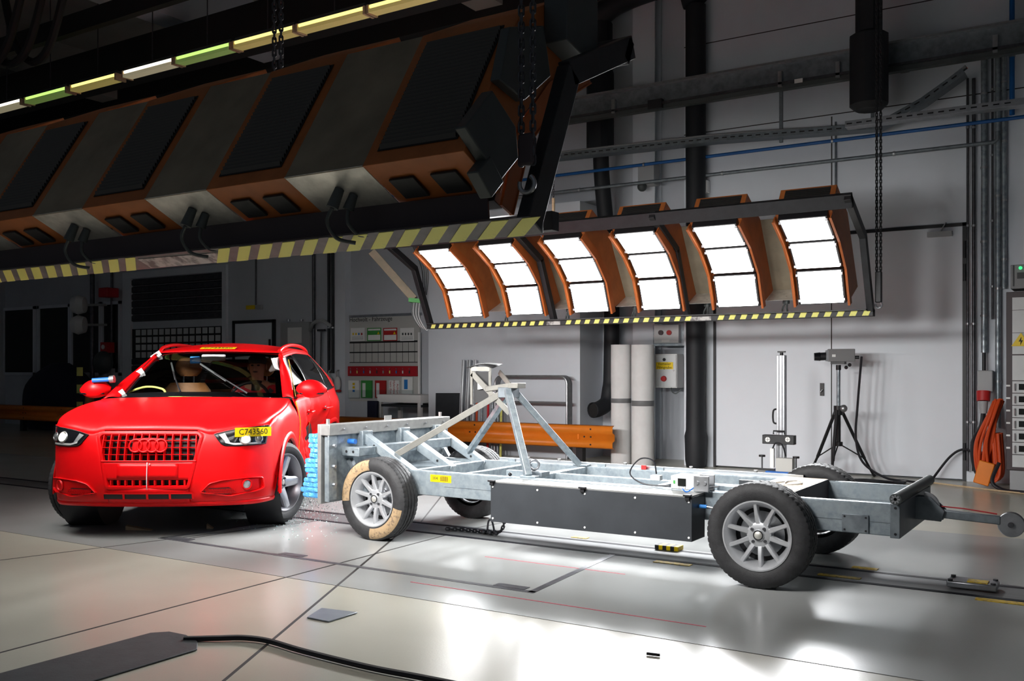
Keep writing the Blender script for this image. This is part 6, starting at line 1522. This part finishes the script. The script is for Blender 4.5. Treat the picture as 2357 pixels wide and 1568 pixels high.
for k in range(3):
    p = smooth_path([(-12.9 + k * 0.25, 6.6 + k * 0.15, CZ), (-12.4 + k * 0.25, 6.6 + k * 0.15, 5.35 + 0.05 * k), (-11.6 + k * 0.2, 6.6 + k * 0.15, 5.3), (-10.9 + k * 0.2, 6.6 + k * 0.15, CZ)], 8); tag(MB().tube(p, 0.05, 8).build('festoon_cable', 'beam_black'), ['black festoon cable sagging at the top left, outer loop', 'black festoon cable sagging at the top left, middle loop', 'black festoon cable sagging at the top left, inner loop'][k], 'cable', 'festoon cables')
# ---- camera on tripod
tp = Vector((at(1930, 900, 11.7).x, 11.7, 0)); S_ = 11.7 / 11.3
g = root('camera_tripod', 'black studio tripod with steel column standing by the door', 'tripod', tp)
zc = at(1930, 940, 11.7).z; zt = at(1930, 850, 11.7).z
MB().cyl(tp + Vector((0, 0, zc - 0.1)), tp + Vector((0, 0, zt)), 0.022, seg=14).build('column', 'galv', g); MB().cyl(tp + Vector((0, 0, 0.42)), tp + Vector((0, 0, zc - 0.05)), 0.026, seg=12).build('lower_column', 'black_plastic', g)
MB().cyl(tp + Vector((0, 0, zc - 0.08)), tp + Vector((0, 0, zc + 0.03)), 0.055, seg=14).build('collar', 'black_plastic', g); MB().ball(tp + Vector((0.07, -0.04, zc + 0.0)), 0.045, 14, 10).build('crank_knob', 'steel', g)
MB().cyl(tp + Vector((0, 0, 0.40)), tp + Vector((0, 0, 0.45)), 0.05, seg=12).build('spreader_hub', 'black_plastic', g)
for px, py in ((1855, 1085), (1912, 1108), (2021, 1094)):
    f_ = atf(px, py); f_.z = 0.0; f_.y = min(f_.y, 12.25); top = tp + Vector((0, 0, zc - 0.02)); d_ = (f_ - tp); d_.z = 0
    if d_.length > 0.62: f_ = tp + d_.normalized() * 0.62
    MB().cyl(top + d_.normalized() * 0.05, top.lerp(f_, 0.72), 0.020, seg=10).build('leg', 'black_plastic', g); MB().cyl(top.lerp(f_, 0.65), f_ + Vector((0, 0, 0.005)), 0.015, seg=10).build('lower_leg', 'black_plastic', g)
    MB().cyl(tp + Vector((0, 0, 0.43)), top.lerp(f_, 0.72), 0.008, seg=8).build('spreader', 'black_plastic', g); MB().ball(f_ + Vector((0, 0, 0.018)), 0.02, 8, 6).build('foot', 'black_plastic', g)
hd = MB(); hd.cyl(tp + Vector((0, 0, zt - 0.01)), tp + Vector((0, 0, zt + 0.05)), 0.03, seg=12); hd.box(tp + Vector((0, 0, zt + 0.075)), (0.16, 0.10, 0.03)); hd.build('pan_head', 'black_plastic', g)
for dx in (0.10, 0.14): MB().ball(tp + Vector((dx, -0.05, zt + (0.02 if dx < 0.12 else 0.05))), 0.022, 8, 6).build('knob', 'black_plastic', g)
cz = zt + 0.09; cx = tp + Vector((0, 0, cz + 0.075))
g = root('film_camera', 'grey box-shaped film camera on top of the tripod', 'camera', tp + Vector((0, 0, cz)), R(20))
g['_org'] = [0, 0, 0]
MB().box((0.03, 0, 0.075), (0.30, 0.13, 0.15)).build('camera_body', 'camera_grey', g, bevel=0.006); MB().box((-0.13, 0, 0.07), (0.03, 0.12, 0.13)).build('front_plate', 'steel', g)
MB().cyl((-0.13, -0.01, 0.065), (-0.21, -0.01, 0.06), 0.048, seg=18).build('lens_mount', 'black_plastic', g); MB().cyl((-0.21, -0.01, 0.06), (-0.28, -0.01, 0.058), 0.052, 0.046, 20).build('lens', 'black_gloss', g); MB().cyl((0.18, -0.02, 0.05), (0.23, -0.03, 0.05), 0.02).build('cable_plug', 'black_plastic', g); MB().box((-0.06, -0.067, 0.07), (0.04, 0.003, 0.03)).build('label', 'paper', g)
p = [tp + Vector((0.26, 0.02, cz + 0.06)), tp + Vector((0.22, 0.0, 0.9)), tp + Vector((0.20, 0, 0.5)), tp + Vector((0.28, 0, 0.22)), tp + Vector((0.52, 0.05, 0.05)), tp + Vector((0.75, 0.1, 0.02)), tp + Vector((1.0, -0.05, 0.02)), Vector((at(2145, 1095, 12.1).x, 12.1, 0.02)), Vector((at(2185, 1050, 12.2).x, 12.2, 0.28)), Vector((at(2215, 1030, 12.2).x, 12.2, 0.38)), Vector((at(2245, 1035, 12.2).x, 12.2, 0.35))]
tag(MB().tube(smooth_path(p, 8), 0.014, 8).build('power_cable', 'cable_black'), 'black cable running from the camera down to the wall socket', 'cable')
for k in range(3):
    p = [(tp.x - 0.2 + k * 0.15, 11.75 - k * 0.08, 0.014), (tp.x + 0.35, 11.55 + k * 0.1, 0.014), (tp.x + 0.75, 11.7 - k * 0.06, 0.014), (tp.x + 0.5, 11.45 + 0.05 * k, 0.03), (tp.x + 0.1, 11.5, 0.014)]
    tag(MB().tube(smooth_path(p, 8), 0.012, 8).build('floor_cable', 'cable_black'), ['black cable coiled on the floor by the tripod, front loop', 'black cable coiled on the floor by the tripod, middle loop', 'black cable coiled on the floor by the tripod, rear loop'][k], 'cable', 'loose cables by the tripod')
# ---- measuring stand on a blue base
my = 10.35; a = at(1799, 1085, my)
g = root('measuring_stand', 'upright aluminium measuring stand with twin targets on a blue base', 'stand', (a.x, my, 0))
zb = 0.20; zt = at(1799, 818, my).z
MB().span((a.x - 0.045, my - 0.04, zb), (a.x + 0.045, my + 0.04, zt)).build('upright', 'steel', g, bevel=0.004)
for dx in (-0.02, 0.015): MB().span((a.x + dx, my - 0.043, zb), (a.x + dx + 0.008, my - 0.038, zt)).build('slot', 'steel_dark', g)
MB().cyl((a.x, my, zt), (a.x, my, zt + 0.03), 0.018).build('top_stem', 'black_plastic', g); MB().span((a.x - 0.04, my - 0.02, zt + 0.03), (a.x + 0.04, my + 0.02, zt + 0.045)).build('top_grip', 'black_plastic', g)
MB().tube(smooth_path([(a.x - 0.045, my, 0.72), (a.x - 0.09, my, 0.74), (a.x - 0.09, my, 0.86), (a.x - 0.045, my, 0.88)], 5), 0.010, 8).build('side_handle', 'black_plastic', g)
p0, p1 = at(1757, 1021, my - 0.1), at(1830, 1003, my - 0.1)
MB().span((p0.x, my - 0.14, p0.z), (p1.x, my - 0.05, p1.z)).build('target_head', 'black_paint', g, bevel=0.005)
for px in (1767, 1813):
    c = at(px, 1012, my - 0.142); t_ = MB().cyl(c, c + Vector((0, -0.004, 0)), 0.027, seg=20).build('target_disc', 'paper', g); MB().box(c + Vector((0, -0.005, 0)), (0.05, 0.002, 0.003)).build('cross_line', 'black_text', t_); MB().box(c + Vector((0, -0.005, 0)), (0.003, 0.002, 0.05)).build('cross_line', 'black_text', t_)
c = at(1793, 1000, my - 0.1); MB().tube([c + Vector((-0.06, 0, 0)), c + Vector((-0.06, 0, 0.035)), c + Vector((0.06, 0, 0.035)), c + Vector((0.06, 0, 0))], 0.008, 8).build('head_handle', 'black_plastic', g)
MB().span((a.x - 0.13, my - 0.16, 0.16), (a.x + 0.19, my + 0.16, 0.215)).build('base', 'blue_paint', g, bevel=0.004)
for dx in (-0.10, 0.15):
    for dy in (-0.12, 0.12): MB().cyl((a.x + dx, my + dy, 0.002), (a.x + dx, my + dy, 0.16), 0.022, seg=12).build('base_foot', 'black_plastic', g)
MB().span((a.x - 0.02, my - 0.15, 0.215), (a.x + 0.16, my - 0.05, 0.36)).build('battery_box', 'board_grey', g, bevel=0.004)
MB().span((a.x - 0.09, my - 0.12, 0.25), (a.x - 0.05, my - 0.08, 0.46)).build('control_grip', 'white_plastic', g)
for dx in (-0.19, 0.18):
    MB().cyl((a.x + dx, my - 0.08, 0.22), (a.x + dx, my - 0.08, 0.36), 0.008).build('screw_clamp', 'steel_dark', g); MB().cyl((a.x + dx, my - 0.08, 0.36), (a.x + dx, my - 0.08, 0.38), 0.035, seg=14).build('clamp_knob', 'black_plastic', g)
MB().span((a.x - 0.22, my - 0.09, 0.215), (a.x - 0.05, my - 0.07, 0.235)).build('clamp_arm', 'black_plastic', g)
MB().tube(smooth_path([(a.x - 0.06, my - 0.12, 0.46), (a.x - 0.02, my - 0.14, 0.52), (a.x + 0.05, my - 0.14, 0.50), (a.x + 0.08, my - 0.12, 0.38)], 6), 0.008, 8).build('cable', 'cable_black', g)
# ---- equipment rack at the right edge
rx = at(2316, 1000, 11.45).x
g = root('equipment_rack', 'tall equipment rack with white drawers at the right edge', 'rack', (rx + 0.3, 11.7, 0))
z0, z1 = at(2330, 1082, 11.45).z, at(2330, 672, 11.45).z
MB().span((rx, 11.45, z0), (rx + 0.65, 12.1, z1)).build('cabinet', 'rack_brown', g, bevel=0.005); MB().span((rx + 0.03, 11.5, 0.0), (rx + 0.6, 12.05, z0)).build('plinth', 'grey_plastic', g)
slab(2330, 683, 2450, 712, 11.44, 0.02).build('front_panel', 'rack_white', g); slab(2330, 713, 2450, 765, 11.44, 0.02).build('front_panel', 'rack_white', g); slab(2330, 766, 2450, 815, 11.44, 0.02).build('front_panel', 'rack_white', g); slab(2330, 818, 2450, 876, 11.44, 0.02).build('front_panel', 'rack_white', g)
for k in range(6):
    y0 = 878 + k * 28.6; dr = slab(2330, y0, 2450, y0 + 27, 11.435, 0.03).build('drawer', 'rack_white', g, bevel=0.002)
    p = at(2336, y0 + 6, 11.43); q = at(2336, y0 + 21, 11.43); MB().tube([p, p + Vector((0, -0.025, 0)), q + Vector((0, -0.025, 0)), q], 0.006, 8).build('drawer_handle', 'steel', dr)
    slab(2345, y0 + 6, 2380, y0 + 20, 11.43, 0.006).build('slot_window', 'dark_window', dr); slab(2316, y0 + 8, 2325, y0 + 12, 11.445, 0.006).build('tag', 'paper', g)
slab(2330, 1050, 2450, 1078, 11.44, 0.02).build('front_panel', 'rack_white', g)
ta, tb, tc_ = at(2328, 797, 11.43), at(2372, 797, 11.43), at(2350, 766, 11.43); ty = MB().prism([ta, tb, tc_], (0, -0.004, 0)).build('warning_triangle', 'yellow_sticker', g)
cc = (ta + tb + tc_) / 3; k_ = lambda dx, dz: cc + Vector((dx, -0.006, dz)); MB().prism([k_(0.005, 0.05), k_(-0.022, 0.0), k_(-0.002, 0.003), k_(-0.008, -0.04), k_(0.02, 0.015), k_(0.002, 0.012)], (0, -0.002, 0)).build('bolt_symbol', 'black_text', ty)
slab(2326, 607, 2450, 663, 11.5, 0.4).build('top_unit', 'camera_grey', g, bevel=0.006); slab(2331, 611, 2334, 659, 11.49, 0.02).build('unit_handle', 'black_plastic', g); p = at(2349, 617, 11.49); MB().cyl(p, p + Vector((0, -0.01, 0)), 0.018, seg=12).build('green_lamp', 'green_led', g); slab(2341, 627, 2370, 641, 11.49, 0.01).build('rotary_field', 'black_plastic', g)
# ---- wall socket with red plug and thick cable
g = root('power_socket', 'grey wall socket with a red plug above the orange cables', 'socket', at(2265, 900, 12.15))
slab(2249, 853, 2285, 902, 12.12, 0.12).build('socket_body', 'grey_plastic', g, bevel=0.01); p = at(2264, 911, 12.05); MB().cyl(p + Vector((0, 0, 0.05)), p + Vector((0, -0.02, -0.06)), 0.075, 0.07, 20).build('red_plug', 'sign_red', g); MB().cyl(p + Vector((0, -0.02, -0.06)), p + Vector((0, -0.02, -0.20)), 0.05, 0.04, 16).build('plug_grip', 'grey_plastic', g)
c = at(2265, 812, 12.24); MB().cyl(c, at(2265, 853, 12.22), 0.02).build('cable_entry', 'cable_black', g)
MB().tube(smooth_path([p + Vector((0, -0.02, -0.2)), p + Vector((-0.02, -0.03, -0.35)), at(2240, 1020, 12.1), at(2245, 1080, 12.0), Vector((at(2270, 1105, 11.9).x, 11.9, 0.04))], 8), 0.028, 10).build('thick_cable', 'cable_black', g)
g = root('orange_cables', 'bunch of orange cables hanging beside the rack', 'cable bundle', (at(2275, 1110, 12.0).x, 12.0, 0.02))
for k in range(16):
    x = at(2290 - (k % 5) * 5, 1000, 11.95).x + random.uniform(-0.04, 0.04); y = 11.85 + (k // 5) * 0.07
    pts = [(x + 0.08, y, 0.98 - 0.02 * (k % 3)), (x + 0.03, y - 0.05, 0.80), (x - 0.04 + random.uniform(-.05, .05), y - 0.05, 0.50), (x - 0.06 + random.uniform(-.05, .05), y - 0.04, 0.22), (x - 0.02, y - 0.02, 0.06 + 0.02 * (k % 4)), (x + 0.08, y, 0.15), (x + 0.06, y + 0.03, 0.6)]
    MB().tube(smooth_path(pts, 6), 0.016, 8).build('cable_loop', 'cable_orange', g)
MB().box((at(2268, 1080, 11.9).x, 11.78, 0.16), (0.16, 0.05, 0.26), Matrix.Rotation(R(15), 3, 'Y')).build('orange_plate', 'guard_orange', g, bevel=0.01)
p = [Vector((at(2300, 1060, 11.6).x, 11.6, 0.3)), Vector((at(2285, 1095, 11.6).x, 11.55, 0.1)), Vector((at(2310, 1120, 11.6).x, 11.5, 0.02)), Vector((rx + 0.2, 11.35, 0.02)), Vector((rx + 0.7, 11.3, 0.02))]
tag(MB().tube(smooth_path(p, 8), 0.02, 8).build('floor_cable', 'cable_black'), 'thick black cable on the floor in front of the rack', 'cable')
p = [Vector((at(2140, 1103, 12.1).x, 11.9, 0.012)), atf(2200, 1118, 0.012), atf(2300, 1130, 0.012), atf(2400, 1140, 0.012)]
tag(MB().tube(smooth_path(p, 6), 0.010, 6).build('floor_cable', 'wood'), 'thin yellowish cable crossing the floor by the rack', 'cable')
# ---- floor things in the foreground
m_ = MB(); ol = [(-4.05, 1.2), (-3.62, 1.2), (-3.62, 2.96), (-3.72, 3.045), (-3.86, 3.09), (-3.98, 3.085), (-4.04, 3.02)]
m_.prism([(x, y, 0.002) for x, y in ol], (0, 0, 0.008)); tag(m_.build('rubber_mat', 'rubber_mat', bevel=0.003), 'long black rubber mat with a rounded end in the foreground', 'mat')
tag(MB().prism([(-3.605, 3.655, 0.002), (-3.45, 3.655, 0.002), (-3.45, 3.875, 0.002), (-3.68, 3.84, 0.002)], (0, 0, 0.007)).build('cover_plate', 'plate_grey', bevel=0.002), 'small grey cover plate lying on the bare floor', 'plate')
p = [(-3.80, 3.03, 0.012), (-3.66, 3.12, 0.016), (-3.56, 3.19, 0.016), (-3.42, 3.215, 0.016), (-3.16, 3.185, 0.016), (-2.75, 3.165, 0.016), (-2.45, 3.18, 0.016), (-1.9, 3.2, 0.016)]
tag(MB().tube(smooth_path(p, 8), 0.014, 8).build('floor_cable', 'cable_black'), 'black cable on the floor coming out from under the rubber mat', 'cable')
tag(MB().cyl((-1.83, 4.02, 0.008), (-1.77, 4.03, 0.008), 0.007, seg=8).build('rubber_bit', 'black_plastic'), 'tiny black rubber bit on the bright floor', 'debris')
a = atf(1518, 1268, 0.02); g = root('rail_stop', 'black and yellow striped stop block on the guide rail', 'stop block', (a.x, 6.44, 0.0))
for k in range(6): MB().span((a.x - 0.09 + k * 0.03, 6.42, 0.004), (a.x - 0.06 + k * 0.03, 6.52, 0.035)).build('block_band', 'yellow_sticker' if k % 2 else 'black_paint', g)
a = atf(2232, 1352, 0.03); g = root('rail_carriage', 'flat steel carriage sitting on the guide rail at the right', 'carriage', (a.x, 6.28, 0.0))
MB().span((a.x - 0.13, 6.20, 0.012), (a.x + 0.14, 6.37, 0.05)).build('carriage_body', 'steel', g, bevel=0.008); MB().span((a.x - 0.02, 6.22, 0.05), (a.x + 0.09, 6.30, 0.056)).build('yellow_plate', 'sticker_floor', g)
for dx in (-0.11, 0.12):
    for y in (6.22, 6.35): MB().cyl((a.x + dx, y, 0.05), (a.x + dx, y, 0.06), 0.014, seg=10).build('bolt', 'steel_dark', g)
for px, py, l, m, lb in ((310, 1220, 0.20, 'wood', 'pale wooden wedge under the front of the car'), (482, 1215, 0.05, 'wood', 'small wooden block under the car bumper')):
    a = atf(px, py); tag(MB().prism([(a.x - l / 2, a.y, 0.001), (a.x + l / 2, a.y + l * 0.5, 0.001), (a.x - l / 2, a.y, 0.035)], (0.05, -0.05, 0)).build('wooden_wedge', m), lb, 'wedge')
# ---- shattered glass crumbs
sh = MB()
for k in range(1500):
    px = random.gauss(690, 60); py = random.gauss(1165, 28)
    if py < 1105 or px < 470 or px > 800: continue
    a = atf(px, py); s_ = random.uniform(0.003, 0.009); r_ = random.uniform(0, 3)
    sh.add([a + Vector((s_ * math.cos(r_), s_ * math.sin(r_), 0.001)), a + Vector((s_ * math.cos(r_ + 2.1), s_ * math.sin(r_ + 2.1), 0.001)), a + Vector((s_ * math.cos(r_ + 4.2), s_ * math.sin(r_ + 4.2), 0.001)), a + Vector((0, 0, s_))], [(0, 1, 3), (1, 2, 3), (2, 0, 3)])
mat('glass_crumb', (0.42, 0.55, 0.53), 0.25)
o = sh.build('glass_crumbs', 'glass_crumb', smooth=0); stuff(o); o['label'] = 'shattered window glass crumbs strewn on the floor beside the car'; o['category'] = 'glass'
